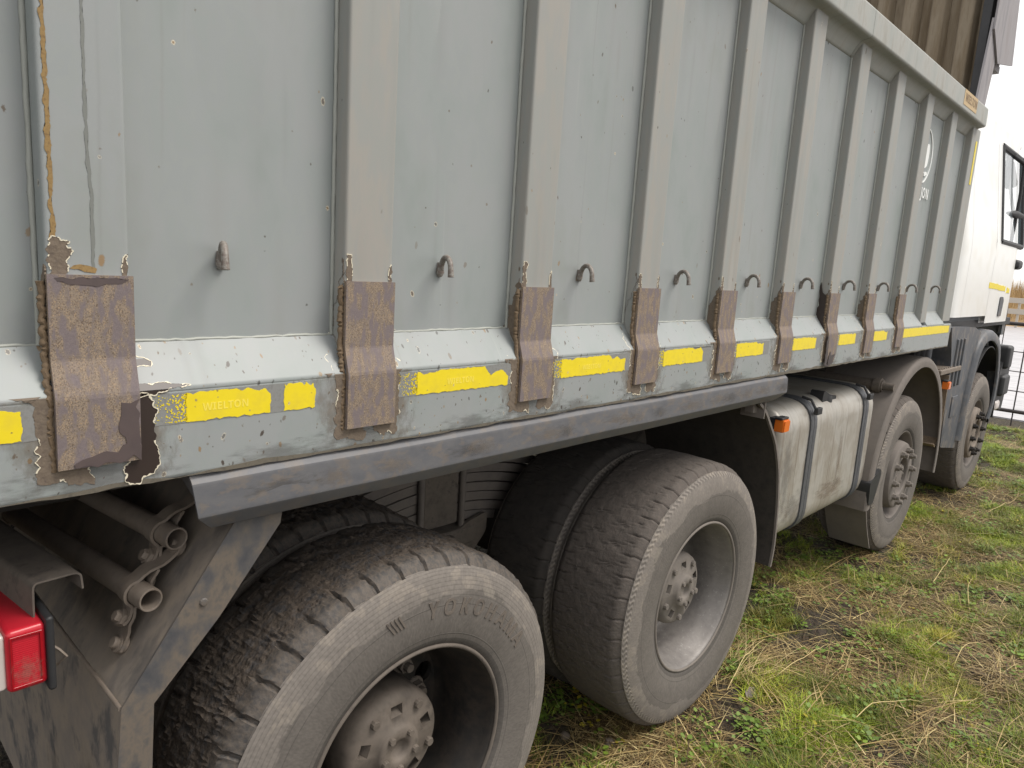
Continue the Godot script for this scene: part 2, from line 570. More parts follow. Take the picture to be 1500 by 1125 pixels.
	mats.tread_edge = dusty(noise_tex([srgb(46, 46, 48), srgb(64, 62, 61), srgb(94, 85, 76), srgb(54, 54, 55), srgb(86, 78, 70)], 0.03, 6, 512, 73), Vector3(2.2, 2.2, 2.2), 0.7, null, Vector3.ONE, lumps, 0.25)
	mats.rim = dusty(noise_tex([srgb(96, 93, 90), srgb(112, 108, 105), srgb(124, 120, 116), srgb(104, 100, 97)], 0.014, 5, 512, 43), Vector3(2.4, 2.4, 2.4), 0.5, noise_tex([Color8(150, 148, 145, 0), Color8(150, 148, 145, 0), Color8(160, 158, 155, 200)], 0.03, 6, 512, 44, [0.0, 0.70, 0.82]), Vector3(3, 3, 3), grain, 0.03, 0.2)
	mats.rim_dark = dusty(noise_tex([srgb(20, 19, 19), srgb(30, 28, 26), srgb(50, 43, 37), srgb(25, 23, 22)], 0.014, 5, 512, 45), Vector3(2.4, 2.4, 2.4), 0.6)
	mats.hub = dusty(noise_tex([srgb(98, 93, 88), srgb(110, 104, 98), srgb(118, 111, 104), srgb(103, 98, 93)], 0.016, 4, 256, 46), Vector3(3, 3, 3), 0.8, null, Vector3.ONE, grain, 0.04)
	mats.hub_dirty = dusty(noise_tex([srgb(66, 60, 55), srgb(92, 84, 76), srgb(108, 99, 90), srgb(76, 70, 64)], 0.012, 5, 256, 74), Vector3(2.6, 2.6, 2.6), 0.75, null, Vector3.ONE, grain, 0.06)
	mats.hole = plain(srgb(20, 19, 19), 0.9)
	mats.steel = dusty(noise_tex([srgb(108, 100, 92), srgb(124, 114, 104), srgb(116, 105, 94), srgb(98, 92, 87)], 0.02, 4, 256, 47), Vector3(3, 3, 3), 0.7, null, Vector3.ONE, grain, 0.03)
	mats.alu = dusty(noise_tex([srgb(164, 161, 154), srgb(176, 173, 166), srgb(158, 152, 142), srgb(172, 170, 163)], 0.008, 5, 512, 48), Vector3(1.2, 0.8, 1.2), 0.42, runs_tex(70, 5, Color8(112, 100, 87), 0.8), Vector3(1.6, 0.9, 1.6), null, 0.0, 0.25)
	mats.strap = dusty(noise_tex([srgb(62, 65, 70), srgb(84, 86, 90), srgb(70, 72, 76)], 0.02, 4, 256, 49), Vector3(4, 4, 4), 0.45)
	mats.black = dusty(noise_tex([srgb(36, 37, 39), srgb(48, 48, 50)], 0.02, 4, 256, 50), Vector3(3, 3, 3), 0.55)
	mats.fender = dusty(noise_tex([srgb(62, 65, 70), srgb(78, 81, 86), srgb(70, 73, 77)], 0.016, 4, 256, 51), Vector3(2, 2, 2), 0.5, noise_tex([Color8(120, 112, 104, 0), Color8(120, 112, 104, 0), Color8(116, 108, 100, 170)], 0.02, 4, 256, 52, [0.0, 0.55, 0.75]), Vector3(2, 1, 2))
	mats.white = dusty(noise_tex([srgb(228, 229, 227), srgb(234, 235, 233), srgb(222, 221, 214)], 0.006, 3, 256, 53), Vector3(1, 1, 1), 0.3)
	mats.amber = plain(srgb(214, 112, 38), 0.25)
	mats.red = plain(srgb(186, 36, 50), 0.3)
	mats.red_deep = plain(srgb(150, 14, 26), 0.25)
	mats.clear = plain(srgb(196, 188, 182), 0.25)
	mats.board = dusty(noise_tex([srgb(104, 90, 70), srgb(120, 106, 86), srgb(138, 126, 108), srgb(112, 98, 78)], 0.008, 5, 512, 54), Vector3(2.4, 0.3, 2.4), 0.85)
	mats.gusset = dusty(noise_tex([srgb(120, 117, 120), srgb(146, 142, 144), srgb(134, 128, 128)], 0.012, 5, 256, 55), Vector3(2.0, 0.4, 2.0), 0.65)
	mats.rail = dusty(noise_tex([srgb(138, 141, 134), srgb(152, 155, 150), srgb(160, 160, 154), srgb(140, 138, 128)], 0.008, 5, 512, 56), Vector3(1.1, 0.6, 1.1), 0.55, runs_tex(60, 7, Color8(132, 118, 98), 0.5), Vector3(1.4, 1.4, 1.4), grain, 0.02)
	mats.sticker = plain(srgb(190, 166, 128), 0.7)
	mats.sticker_print = plain(srgb(128, 108, 84), 0.7)
	mats.logo = plain(srgb(232, 234, 232), 0.5)
	mats.glass = StandardMaterial3D.new()
	mats.glass.albedo_color = Color(0.75, 0.85, 0.9, 0.12)
	mats.glass.transparency = BaseMaterial3D.TRANSPARENCY_ALPHA
	mats.glass.roughness = 0.05
	mats.lens = StandardMaterial3D.new()
	mats.lens.albedo_color = Color(0.9, 0.5, 0.5, 0.35)
	mats.lens.transparency = BaseMaterial3D.TRANSPARENCY_ALPHA
	mats.lens.roughness = 0.08
	mats.brown_bracket = dusty(noise_tex([srgb(112, 96, 80), srgb(140, 124, 104), srgb(98, 84, 72)], 0.02, 4, 256, 57), Vector3(4, 4, 4), 0.5, null, Vector3.ONE, null, 0.0, 0.2)

# ------------------------------------------------------------------ the body's side, unrolled: s from its lower edge upwards
const Y0 := 1.3265      # lower edge of the sill
const Y1 := 1.478       # foot of the ledge
const Y2 := 1.5504      # foot of the panels
const Y3 := 2.632       # top of the panels
const ZP := -0.0527     # face of the panels
const ZR := -0.0111     # face of the ribs
const RX := -0.7232     # rear edge of the first rib in view
const RS := 0.4918      # rib spacing
const RW := 0.1113      # rib width
const S1 := 0.1515
const S2 := 0.2412

func bands() -> Array: # [s0, s1, origin(y,z), direction(y,z)]
	var d := Vector2(Y2 - Y1, ZP).normalized()
	return [[0.0, S1, Vector2(Y0, 0), Vector2(1, 0)], [S1, S2, Vector2(Y1, 0), d], [S2, 2.0, Vector2(Y2, ZP), Vector2(1, 0)]]

# a thin shape laid on the body's side; polygon in (x, s)
func on_body(g: Geo, poly: PackedVector2Array, lift: float, th := 0.0012) -> void:
	for b in bands():
		var strip := PackedVector2Array([Vector2(-10, b[0]), Vector2(10, b[0]), Vector2(10, b[1]), Vector2(-10, b[1])])
		for p in Geometry2D.intersect_polygons(poly, strip):
			if p.size() < 3 or Geometry2D.is_polygon_clockwise(p): continue
			var d: Vector2 = b[3]
			var o: Vector2 = b[2]
			var n := Vector3(0, -d.y, d.x)
			var f := Transform3D(Basis(Vector3(1, 0, 0), Vector3(0, d.x, d.y), n), Vector3(0, o.x, o.y) - Vector3(0, d.x, d.y) * b[0])
			g.extrude(p, f, lift - th, lift)

var halo_lift := 0.0
# a soft patch of dirt lying on the body's side, centred on (x, s)
func body_halo(x: float, s: float, w: float, h: float, mat: Material, parent: Node3D) -> MeshInstance3D:
	var g := Geo.new()
	halo_lift = fposmod(halo_lift + 0.00007, 0.0003)
	var cuts := [s - h, s + h]
	for c in [S1, S2]:
		if c > s - h and c < s + h: cuts.append(c)
	cuts.append(maxf(s - h, 0.0005))
	cuts.sort()
	for i in cuts.size() - 1:
		var a: float = maxf(cuts[i], 0.0005)
		var b: float = cuts[i + 1]
		if b - a < 0.001: continue
		var P := func(xx: float, ss: float) -> Vector3:
			for bd in bands():
				if (a + b) * 0.5 < bd[1]:
					var q: Vector2 = bd[2] + bd[3] * (ss - bd[0]) + Vector2(-bd[3].y, bd[3].x) * (0.0003 + halo_lift)
					return Vector3(xx, q.x, q.y)
			return Vector3.ZERO
		var va := 1.0 - (a - s + h) / (2.0 * h)
		var vb := 1.0 - (b - s + h) / (2.0 * h)
		g.tri(P.call(x - w, a), P.call(x - w, b), P.call(x + w, b), Vector2(0, va), Vector2(0, vb), Vector2(1, vb))
		g.tri(P.call(x - w, a), P.call(x + w, b), P.call(x + w, a), Vector2(0, va), Vector2(1, vb), Vector2(1, va))
	return put("dirt_patch", g.mesh(20), mat, parent)

# a soft patch on any flat face: corner, and the two edges
func face_halo(c: Vector3, u: Vector3, v: Vector3, mat: Material, parent: Node3D) -> MeshInstance3D:
	var g := Geo.new()
	g.tri(c, c + v, c + u + v, Vector2(0, 1), Vector2(0, 0), Vector2(1, 0))
	g.tri(c, c + u + v, c + u, Vector2(0, 1), Vector2(1, 0), Vector2(1, 1))
	return put("dirt_patch", g.mesh(20), mat, parent)

# ragged bright edge of torn paint along stretches of an outline
func peel(g: Geo, poly: PackedVector2Array, lift: float, sd: int, share := 0.55, wid := 0.003) -> void:
	var n := FastNoiseLite.new()
	n.seed = sd
	n.frequency = 14.0
	for i in poly.size():
		var a := poly[i]
		var b := poly[(i + 1) % poly.size()]
		var m := (a + b) * 0.5
		if n.get_noise_2d(m.x, m.y) > share * 2.0 - 1.0 and share < 1.0: continue
		var nn := (b - a).orthogonal().normalized()
		var w0 := wid * (0.16 + 1.9 * pow(absf(n.get_noise_2d(a.x * 5, a.y * 5)), 1.3))
		var w1 := wid * (0.16 + 1.9 * pow(absf(n.get_noise_2d(b.x * 5, b.y * 5)), 1.3))
		var q := PackedVector2Array([a - nn * w0, b - nn * w1, b + nn * w1, a + nn * w0])
		if Geometry2D.is_polygon_clockwise(q): q.reverse()
		on_body(g, q, lift, 0.0016)

# ------------------------------------------------------------------ the scene
func _ready() -> void:
	# camera
	var cam := Camera3D.new()
	cam.name = "camera"
	cam.fov = 56.3007
	cam.near = 0.05
	cam.far = 2000.0
	cam.transform = Transform3D(Basis(Vector3(0.692659, 0.061793, 0.718614), Vector3(0.081769, 0.983172, -0.163358), Vector3(-0.716615, 0.171911, 0.675950)).orthonormalized(), Vector3(-1.00624, 1.71841, 1.17388))
	add_child(cam)
	cam.current = true
	# bright overcast sky, whiter ahead and to the right
	var we := WorldEnvironment.new()
	we.name = "world_environment"
	var env := Environment.new()
	env.background_mode = Environment.BG_SKY
	var sm := ProceduralSkyMaterial.new()
	sm.sky_top_color = Color(0.99, 0.99, 1.0)
	sm.sky_horizon_color = Color(1.0, 0.99, 0.97)
	sm.sky_curve = 0.15
	sm.sky_energy_multiplier = 1.0
	sm.ground_bottom_color = Color(0.25, 0.24, 0.2)
	sm.ground_horizon_color = Color(0.6, 0.6, 0.58)
	sm.sun_angle_max = 60.0
	sm.sun_curve = 0.2
	var sky := Sky.new()
	sky.sky_material = sm
	env.sky = sky
	env.tonemap_mode = Environment.TONE_MAPPER_LINEAR
	env.tonemap_exposure = 1.25
	env.sdfgi_enabled = true
	env.ssao_enabled = true
	env.ssil_enabled = true
	we.environment = env
	add_child(we)
	var sun := DirectionalLight3D.new()
	sun.name = "sun"
	sun.light_energy = 0.85
	sun.light_color = Color(1.0, 0.975, 0.945)
	sun.light_angular_distance = 28.0
	sun.shadow_enabled = true
	sun.look_at_from_position(Vector3.ZERO, -Vector3(0.45, 1.25, 0.62), Vector3.UP)
	add_child(sun)

	rng.seed = 7
	make_materials()
	ground()
	truck = Node3D.new()
	truck.name = "tipper_truck"
	truck.position = Vector3(2.7, 0, -1.27)
	tag(truck, "muddy white-cabbed four-axle tipper truck with a grey ribbed steel body", "truck")
	add_child(truck)
	body()
	plates_and_tape()
	headboard()
	underside()
	wheels()
	rear_details()
	middle_details()
	cab()
	background()
	grass()
	for n in find_children("*", "Node3D", true, false):
		if n.has_meta("_names"): n.remove_meta("_names")
	if has_meta("_names"): remove_meta("_names")

# ------------------------------------------------------------------ body
func body() -> void:
	var xa := -1.9
	var xb := 4.38
	# sill: a hollow edge beam along the foot of the side
	var g := Geo.new()
	g.extrude(rounded(pv([Y0, -0.004, Y0, -0.14, Y1 - 0.003, -0.14, Y1 - 0.003, -0.03, Y1, -0.004, Y1 - 0.004, 0.0, Y0 + 0.006, 0.0]), 0.004, 3), F_YZ, xa, xb)
	var sill := put("sill_beam", g.mesh(), mats.paint_ledge, truck)
	g = Geo.new()
	on_body(g, ragged(pv([xa, 0.0005, xb, 0.0005, xb, 0.006, 2.0, 0.009, 0.8, 0.006, xa, 0.006]), 0.05, 0.0022, 201), 0.0007)
	var gm := put("grime_line", g.mesh(20), mats.grime, sill)
	gm.position = -(sill.position + truck.position)
	# bays: panel and sloping ledge between two ribs
	for k in range(-2, 11):
		var x0: float = RX + k * RS + RW - 0.004
		var x1: float = RX + (k + 1) * RS + 0.004
		if k == -2: x0 = xa
		if k == 10: x1 = xb
		if k == 10: x0 = RX + 10 * RS - 0.2
		if k == 9: x1 = RX + 10 * RS + 0.004
		if k == 10: continue
		g = Geo.new()
		# a slightly bellied sheet
		var nx := 8
		var ny := 10
		var bel := rng.randf_range(-0.009, -0.002)
		var P := func(i: int, j: int) -> Vector3:
			var u := float(i) / nx
			var w := float(j) / ny
			return Vector3(lerpf(x0, x1, u), lerpf(Y2 - 0.004, Y3, w), ZP + bel * sin(PI * u) * sin(PI * w))
		for i in nx:
			for j in ny:
				g.quad(P.call(i, j), P.call(i, j + 1), P.call(i + 1, j + 1), P.call(i + 1, j))
		g.box(Vector3(x0, Y2 - 0.004, ZP - 0.01), Vector3(x1, Y3, ZP - 0.006))
		put("side_panel", g.mesh(60.0), mats.paint, truck)
		g = Geo.new()
		g.extrude(rounded(pv([Y1 - 0.006, 0.0, Y1 - 0.006, -0.012, Y2 - 0.001, ZP - 0.012, Y2 + 0.002, ZP + 0.0006, Y1 + 0.002, 0.0004]), 0.004, 3), F_YZ, x0, x1)
		put("ledge_plate", g.mesh(), mats.paint_ledge, truck)
		# weld seam along the foot of the panel
		g = Geo.new()
		var pts := PackedVector3Array()
		var rad := []
		for i in 33:
			pts.append(Vector3(lerpf(x0, x1, i / 32.0), Y2 + rng.randf_range(-0.0008, 0.0008), ZP + 0.001))
			rad.append(rng.randf_range(0.0022, 0.0034))
		g.tube(pts, rad, 6)
		put("weld_seam", g.mesh(70), mats.bead, truck)
	# ribs
	for k in range(-2, 11):
		var x0: float = RX + k * RS
		var wdt := RW
		if k == 10: wdt = xb - x0 - 0.004
		var r := holder("side_rib", Vector3(x0, Y1, ZR), truck)
		g = Geo.new()
		var outline := rounded(pv([0.0, ZP - ZR - 0.002, 0.0, 0.0, wdt, 0.0, wdt, ZP - ZR - 0.002]), 0.007, 3, false)
		var f := Transform3D(Basis(Vector3(1, 0, 0), Vector3(0, 0, 1), Vector3(0, -1, 0)), Vector3.ZERO)
		var top := 2.683 - Y1
		# foot of the rib follows the ledge down to the sill
		var rings := []
		for yy in [0.018, top - 0.003, top]:
			var ring := PackedVector3Array()
			for p in outline:
				var y: float = yy
				if yy < 0.1: y = yy + (p.y) * -1.36
				var ins: float = 0.002 if yy == top else 0.0
				ring.append(Vector3(clampf(p.x, ins, wdt - ins), y, p.y - ins * (1.0 if p.y > -0.02 else 0.0)))
			ring.reverse()
			rings.append(ring)
		var front := Geo.new()
		g.skin(rings, true)
		put("rib_section", g.mesh(40), mats.paint if k < 1 else mats.paint_rib, r)
		# weld beads in the corners of rib and panel
		for sx in [0.0, wdt]:
			if k == 10 and sx > 0.0: continue
			g = Geo.new()
			var pts := PackedVector3Array()
			var rad := []
			for i in 60:
				pts.append(Vector3(sx + (-0.003 if sx == 0.0 else 0.003) + rng.randf_range(-0.0006, 0.0006), lerpf(Y2 - Y1, Y3 - Y1, i / 59.0), ZP - ZR + 0.002))
				rad.append(rng.randf_range(0.0036, 0.0048))
			g.tube(pts, rad, 6)
			put("weld_bead", g.mesh(70), mats.bead, r)
	# top rail
	var prof := rounded(pv([2.80, 0.03, 2.69, 0.03, 2.682, -0.012, 2.66, -0.03, 2.625, ZP + 0.004, 2.625, -0.10, 2.80, -0.10]), 0.012, 4)
	for seg in [[xa, 2.2], [2.203, 4.284]]:
		g = Geo.new()
		g.extrude(prof, F_YZ, seg[0], seg[1])
		put("top_rail", g.mesh(), mats.rail, truck)
	g = Geo.new()
	g.box(Vector3(3.70, 2.715, 0.03), Vector3(4.0, 2.795, 0.0315))
	var st := put("paper_sticker", g.mesh(), mats.sticker, truck)
	flat_text("sticker_print", "WIELTON", 0.045, Vector3(3.86, 2.757, 0.0320), mats.sticker_print, st)
	# hooks for the tarpaulin
	for k in range(-1, 10):
		var b := Vector3(-0.4533 + k * RS, 1.676, ZP)
		g = Geo.new()
		var pts := PackedVector3Array()
		pts.append(b + Vector3(0.0, -0.002, -0.004))
		pts.append(b + Vector3(0.0, 0.004, 0.003))
		for i in 11:
			var t := PI * i / 10.0
			var u := 0.5 - 0.5 * cos(t)
			pts.append(b + Vector3(-0.018 * u, 0.008 + 0.028 * sin(t), 0.005 + 0.053 * u))
		pts.append(b + Vector3(-0.0185, -0.005, 0.060))
		var rad := []
		for i in pts.size(): rad.append(0.0062)
		rad[-1] = 0.0072
		rad[-2] = 0.0064
		g.tube(pts, rad, 10)
		g.tube(PackedVector3Array([b + Vector3(0, -0.006, 0.0), b + Vector3(0, 0.002, 0.002), b + Vector3(0, 0.024, 0.0)]), [0.006, 0.0095, 0.006], 10)
		put("tarpaulin_hook", g.mesh(60), mats.hook, truck)
	# dealer's mark and lettering near the front
	g = Geo.new()
	var ring := PackedVector2Array()
	for i in 31:
		var t := deg_to_rad(lerpf(80, -75, i / 30.0))
		ring.append(Vector2(3.43 + 0.145 * cos(t), 2.405 + 0.145 * sin(t)))
	for i in range(30, -1, -1):
		var t := deg_to_rad(lerpf(80, -75, i / 30.0))
		var w := 0.004 + 0.008 * sin(PI * i / 30.0)
		ring.append(Vector2(3.43 + (0.145 - w) * cos(t), 2.405 + (0.145 - w) * sin(t)))
	g.extrude(ring, F_XY, ZP - 0.002, ZP + 0.0035)
	g.extrude(rounded(pv([3.46, 2.34, 3.50, 2.36, 3.51, 2.42, 3.50, 2.47, 3.47, 2.475, 3.44, 2.43, 3.45, 2.41, 3.425, 2.37]), 0.012, 2), F_XY, ZP - 0.002, ZP + 0.0035)
	g.extrude(rounded(pv([3.47, 2.30, 3.52, 2.315, 3.51, 2.33, 3.465, 2.32]), 0.006, 2), F_XY, ZP - 0.002, ZP + 0.0035)
	var lg := put("painted_emblem", g.mesh(), mats.logo, truck)
	flat_text("emblem_lettering", "JON", 0.058, Vector3(3.535, 2.215, ZP + 0.0035), mats.logo, lg)
	# yellow strip on the front corner
	g = Geo.new()
	on_body(g, pv([4.29, S2 + 0.80, 4.325, S2 + 0.80, 4.325, S2 + 1.06, 4.29, S2 + 1.06]), 0.0425 + 0.001, 0.001)
	put("upright_reflective_tape", g.mesh(), mats.tape, truck)

func flat_text(called: String, text: String, height: float, at: Vector3, mat: Material, parent: Node3D, turn := Basis()) -> MeshInstance3D:
	var t := TextMesh.new()
	t.text = text
	var f := SystemFont.new()
	f.font_names = PackedStringArray(["Droid Sans"])
	f.font_weight = 700
	t.font = f
	t.font_size = 64
	t.pixel_size = height / 48.0
	t.depth = 0.0006
	var o := MeshInstance3D.new()
	o.mesh = t
	o.material_override = mat
	var off := Vector3.ZERO
	o.transform = Transform3D(turn, at)
	if parent != truck: o.transform = Transform3D(Basis(), -(parent.position + truck.position)) * o.transform if parent.get_parent() == truck else o.transform
	place(called, o, parent)
	return o

# ------------------------------------------------------------------ worn plates, bare metal and tape
func plates_and_tape() -> void:
	var sill: Node3D = truck.get_node("sill_beam")
	var yt := 1.656
	var yb := 1.372
	for k in range(-1, 9):
		var x0: float = RX + k * RS
		var r: Node3D = truck.get_node("side_rib" if k == -2 else "side_rib_%03d" % (k + 2))
		var base := -(r.position + truck.position)
		var sd := 100 + k * 17
		var rr := RandomNumberGenerator.new()
		rr.seed = sd
		# plate: flat on the rib, bent out over the ledge, flat on the sill
		var g := Geo.new()
		var zt := ZR + 0.0042
		var line := rounded(pv([yt + rr.randf_range(-0.004, 0.004), zt, 1.526 + rr.randf_range(-0.006, 0.006), zt, 1.478, 0.0072, yb + rr.randf_range(-0.006, 0.006), 0.0058]), 0.0022, 1, false)
		var sh := sheet(line, 0.008)
		# follow the outline over a few slices so that its edges are slightly uneven
		var xs := [x0 - 0.001, x0 + 0.001, x0 + RW - 0.001, x0 + RW + 0.001]
		g.extrude(sh, F_YZ, x0 - 0.001, x0 + RW + 0.002)
		var m := put("reinforcement_plate", g.mesh(7), mats.plate, r)
		m.position = base
		# lumpy weld down the rear edge
		g = Geo.new()
		var wl := PackedVector3Array()
		var wr := []
		var tot := 70
		for i in tot:
			var t := float(i) / (tot - 1)
			var y := lerpf(yt - 0.01, yb - 0.004, t)
			var z := zt
			if y < 1.535: z = lerpf(zt, 0.0055, clampf((1.535 - y) / 0.061, 0, 1))
			wl.append(Vector3(x0 - 0.005 + rr.randf_range(-0.0025, 0.002), y, z - 0.008))
			wr.append(0.0042 + (0.0012 if i % 2 == 0 else 0.0) + rr.randf_range(0, 0.0012))
		g.tube(wl, wr, 7)
		m = put("weld_bead", g.mesh(50), mats.weld, r)
		m.position = base
		# bare ground-back metal round the plate
		var lo := Y1 - 0.10 - 0.03
		g = Geo.new()
		var pe := Geo.new()
		var h0 := rr.randf_range(0.01, 0.05)
		var wl_ := rr.randf_range(0.018, 0.03) if k > 0 else 0.026
		var wr_ := rr.randf_range(0.014, 0.024) if k > 0 else 0.05
		var left := ragged(pv([x0 - wl_, 0.028, x0 + 0.045, 0.014, x0 + 0.045, 0.1, x0 + 0.03, 0.235, x0 - 0.002, 0.25, x0 - wl_ * 1.5, S1 + 0.04, x0 - wl_ * 0.9, S1 - 0.01]), 0.008, 0.0032, sd)
		var right := ragged(pv([x0 + RW * 0.62, 0.026, x0 + RW + wr_ * 0.7, 0.018, x0 + RW + wr_, 0.08, x0 + RW + wr_ * 0.9, S1 - 0.006, x0 + RW + wr_ * 1.7, S1 + 0.012, x0 + RW + wr_ * 0.5, S1 + 0.035, x0 + RW - 0.02, S1 + 0.03]), 0.008, 0.0032, sd + 1)
		for p in ([left] if k == 0 else [left, right]):
			g = Geo.new()
			on_body(g, p, 0.0009)
			m = put("bare_metal_patch", g.mesh(20), mats.primer, r)
			m.position = base
			peel(pe, p, 0.0016, sd + 2, 0.47, 0.0015)
		m = put("torn_paint_edge", pe.mesh(20), mats.cream, r)
		m.position = base
		tag(m, "", "", "", "stuff")
		if k > -1:
			g = Geo.new()
			on_body(g, ragged(pv([x0 - 0.055, S1 + 0.003, x0 - 0.002, S1 + 0.001, x0 - 0.002, S2 - 0.004, x0 - 0.012, S2 - 0.01, x0 - 0.025, S1 + 0.055]), 0.008, 0.004, sd + 7), 0.0014)
			m = put("dirt_patch", g.mesh(20), mats.primer, r)
			m.position = base
			g = Geo.new()
			g.extrude(ragged(pv([Y2 - 0.03, -0.026, Y2 + 0.002, ZP + 0.004, 1.60 + rr.randf_range(-0.02, 0.04), ZP + 0.006, yt + 0.01, -0.018, yt + h0, ZR - 0.003, 1.52, ZR - 0.003]), 0.008, 0.003, sd + 8), F_YZ, x0 - 0.0012, x0 + 0.001)
			m = put("dirt_patch", g.mesh(20), mats.primer, r)
			m.position = base
		for hq in [[x0 - 0.01, 0.13, 0.085, 0.15, mats.halo], [x0 + RW + 0.01, 0.10, 0.07, 0.13, mats.halo], [x0 + 0.05, 0.02, 0.16, 0.05, mats.halo_dark], [x0 + RW + rr.randf_range(0.06, 0.25), 0.012, 0.13, 0.035, mats.halo_dark], [x0 - rr.randf_range(0.05, 0.2), 0.19, 0.10, 0.05, mats.halo_dust]]:
			m = body_halo(hq[0], hq[1], hq[2], hq[3], hq[4], r)
			m.position = base
		# bare tongues on the rib above the plate
		g = Geo.new()
		pe = Geo.new()
		var f := Transform3D(Basis(), Vector3(0, 0, ZR))
		var h1 := rr.randf_range(0.03, 0.06)
		var h2 := rr.randf_range(0.03, 0.05)
		var ton := [ragged(pv([x0 + 0.003, yt - 0.01, x0 + 0.018, yt - 0.01, x0 + 0.014, yt + h1, x0 + 0.004, yt + h1]), 0.007, 0.0016, sd + 3), ragged(pv([x0 + RW - 0.011, yt - 0.01, x0 + RW - 0.003, yt - 0.01, x0 + RW - 0.003, yt + h2, x0 + RW - 0.010, yt + h2 * 0.8]), 0.007, 0.0012, sd + 4)]
		if k == 0: ton[0] = ragged(pv([x0 + 0.004, yt - 0.01, x0 + 0.028, yt - 0.01, x0 + 0.031, yt + 0.048, x0 + 0.012, yt + 0.054, x0 + 0.004, yt + 0.05]), 0.007, 0.0022, sd + 3)
		for p in ton:
			if Geometry2D.is_polygon_clockwise(p): p.reverse()
			if Geometry2D.triangulate_polygon(p).is_empty(): continue
			g = Geo.new()
			g.extrude(p, f, -0.001, 0.0008)
			m = put("bare_metal_patch", g.mesh(20), mats.primer, r)
			m.position = base
			for i in p.size():
				var a: Vector2 = p[i]
				var b: Vector2 = p[(i + 1) % p.size()]
				if (a.y + b.y) * 0.5 < yt + 0.004 or absf((a.x + b.x) * 0.5 - (x0 + RW * 0.5)) > RW * 0.47: continue
				var nn := (b - a).orthogonal().normalized() * 0.0007
				if fposmod(sin(a.y * 700.0 + a.x * 300.0) * 3.7, 1.0) > 0.35: pe.extrude(PackedVector2Array([a - nn, b - nn, b + nn, a + nn]), f, -0.001, 0.0014)
		if pe.v.size():
			m = put("torn_paint_edge", pe.mesh(20), mats.cream, r)
			m.position = base
			tag(m, "", "", "", "stuff")
		if k == 0:
			# fresh dark oil at the foot of the nearest plate
			g = Geo.new()
			var fo := Transform3D(Basis(), Vector3(0, 0, 0.0112))
			g.extrude(ragged(pv([x0 + 0.02, 1.376, x0 + 0.055, 1.39, x0 + 0.065, 1.396, x0 + 0.08, 1.388, x0 + 0.1, 1.402, x0 + RW + 0.001, 1.395, x0 + RW + 0.001, 1.374, x0 + 0.02, 1.372]), 0.01, 0.0025, 71), fo, -0.001, 0.0007)
			m = put("oil_stain", g.mesh(20), mats.stain, r)
			m.position = base
			g = Geo.new()
			g.extrude(ragged(pv([x0 + 0.085, 1.466, x0 + 0.083, 1.42, x0 + 0.095, 1.385, x0 + RW + 0.001, 1.38, x0 + RW + 0.001, 1.468]), 0.01, 0.002, 72), fo, -0.001, 0.0006)
			m = put("oil_stain", g.mesh(20), mats.stain, r)
			m.position = base
			g = Geo.new()
			pe = Geo.new()
			var p := ragged(pv([x0 + RW - 0.02, 0.012, x0 + RW - 0.005, 0.003, x0 + RW + 0.006, 0.012, x0 + RW + 0.034, 0.03, x0 + RW + 0.03, 0.06, x0 + RW + 0.022, 0.085, x0 + RW + 0.027, 0.11, x0 + RW + 0.022, 0.142, x0 + RW + 0.001, 0.15]), 0.007, 0.003, 73)
			on_body(g, p, 0.0016)
			peel(pe, p, 0.0022, 74, 0.62, 0.0018)
			m = put("oil_stain", g.mesh(20), mats.oil, r)
			m.position = base
			g = Geo.new()
			p = ragged(pv([x0 + RW + 0.004, 0.142, x0 + RW + 0.05, 0.150, x0 + RW + 0.085, 0.155, x0 + RW + 0.05, 0.162, x0 + RW + 0.004, 0.164]), 0.007, 0.0016, 75)
			on_body(g, p, 0.0016)
			peel(pe, p, 0.0022, 76, 0.55, 0.0016)
			m = put("oil_stain", g.mesh(20), mats.oil, r)
			m.position = base
			g = Geo.new()
			p = ragged(pv([x0 + RW + 0.004, 0.195, x0 + RW + 0.03, 0.193, x0 + RW + 0.034, 0.203, x0 + RW + 0.018, 0.212, x0 + RW + 0.004, 0.216]), 0.006, 0.0016, 77)
			on_body(g, p, 0.0016)
			peel(pe, p, 0.0022, 78, 0.8, 0.0018)
			m = put("oil_stain", g.mesh(20), mats.oil, r)
			m.position = base
			m = put("torn_paint_edge", pe.mesh(20), mats.cream, r)
			m.position = base
			tag(m, "", "", "", "stuff")
		if k == 0:
			g = Geo.new()
			g.extrude(ragged(pv([x0 + 0.0075, 1.70, x0 + 0.013, 1.70, x0 + 0.014, 1.85, x0 + 0.012, 2.05, x0 + 0.014, 2.6, x0 + 0.0075, 2.6]), 0.008, 0.0012, 91), F_XY, ZR - 0.001, ZR + 0.0007)
			m = put("rust_streak", g.mesh(20), mats.rust, r)
			m.position = base
			g = Geo.new()
			g.extrude(ragged(pv([x0 + 0.059, 1.66, x0 + 0.064, 1.66, x0 + 0.064, 1.76, x0 + 0.060, 1.85, x0 + 0.060, 2.1, x0 + 0.057, 2.1, x0 + 0.056, 1.85, x0 + 0.060, 1.75]), 0.008, 0.0007, 92), F_XY, ZR - 0.001, ZR + 0.0005)
			m = put("drip_mark", g.mesh(20), mats.drip, r)
			m.position = base
			g = Geo.new()
			g.extrude(ragged(pv([x0 + 0.03, 1.664, x0 + 0.062, 1.660, x0 + 0.066, 1.666, x0 + 0.05, 1.671, x0 + 0.035, 1.670]), 0.006, 0.001, 93), F_XY, ZR - 0.001, ZR + 0.0007)
			m = put("rust_streak", g.mesh(20), mats.rust, r)
			m.position = base
			g = Geo.new()
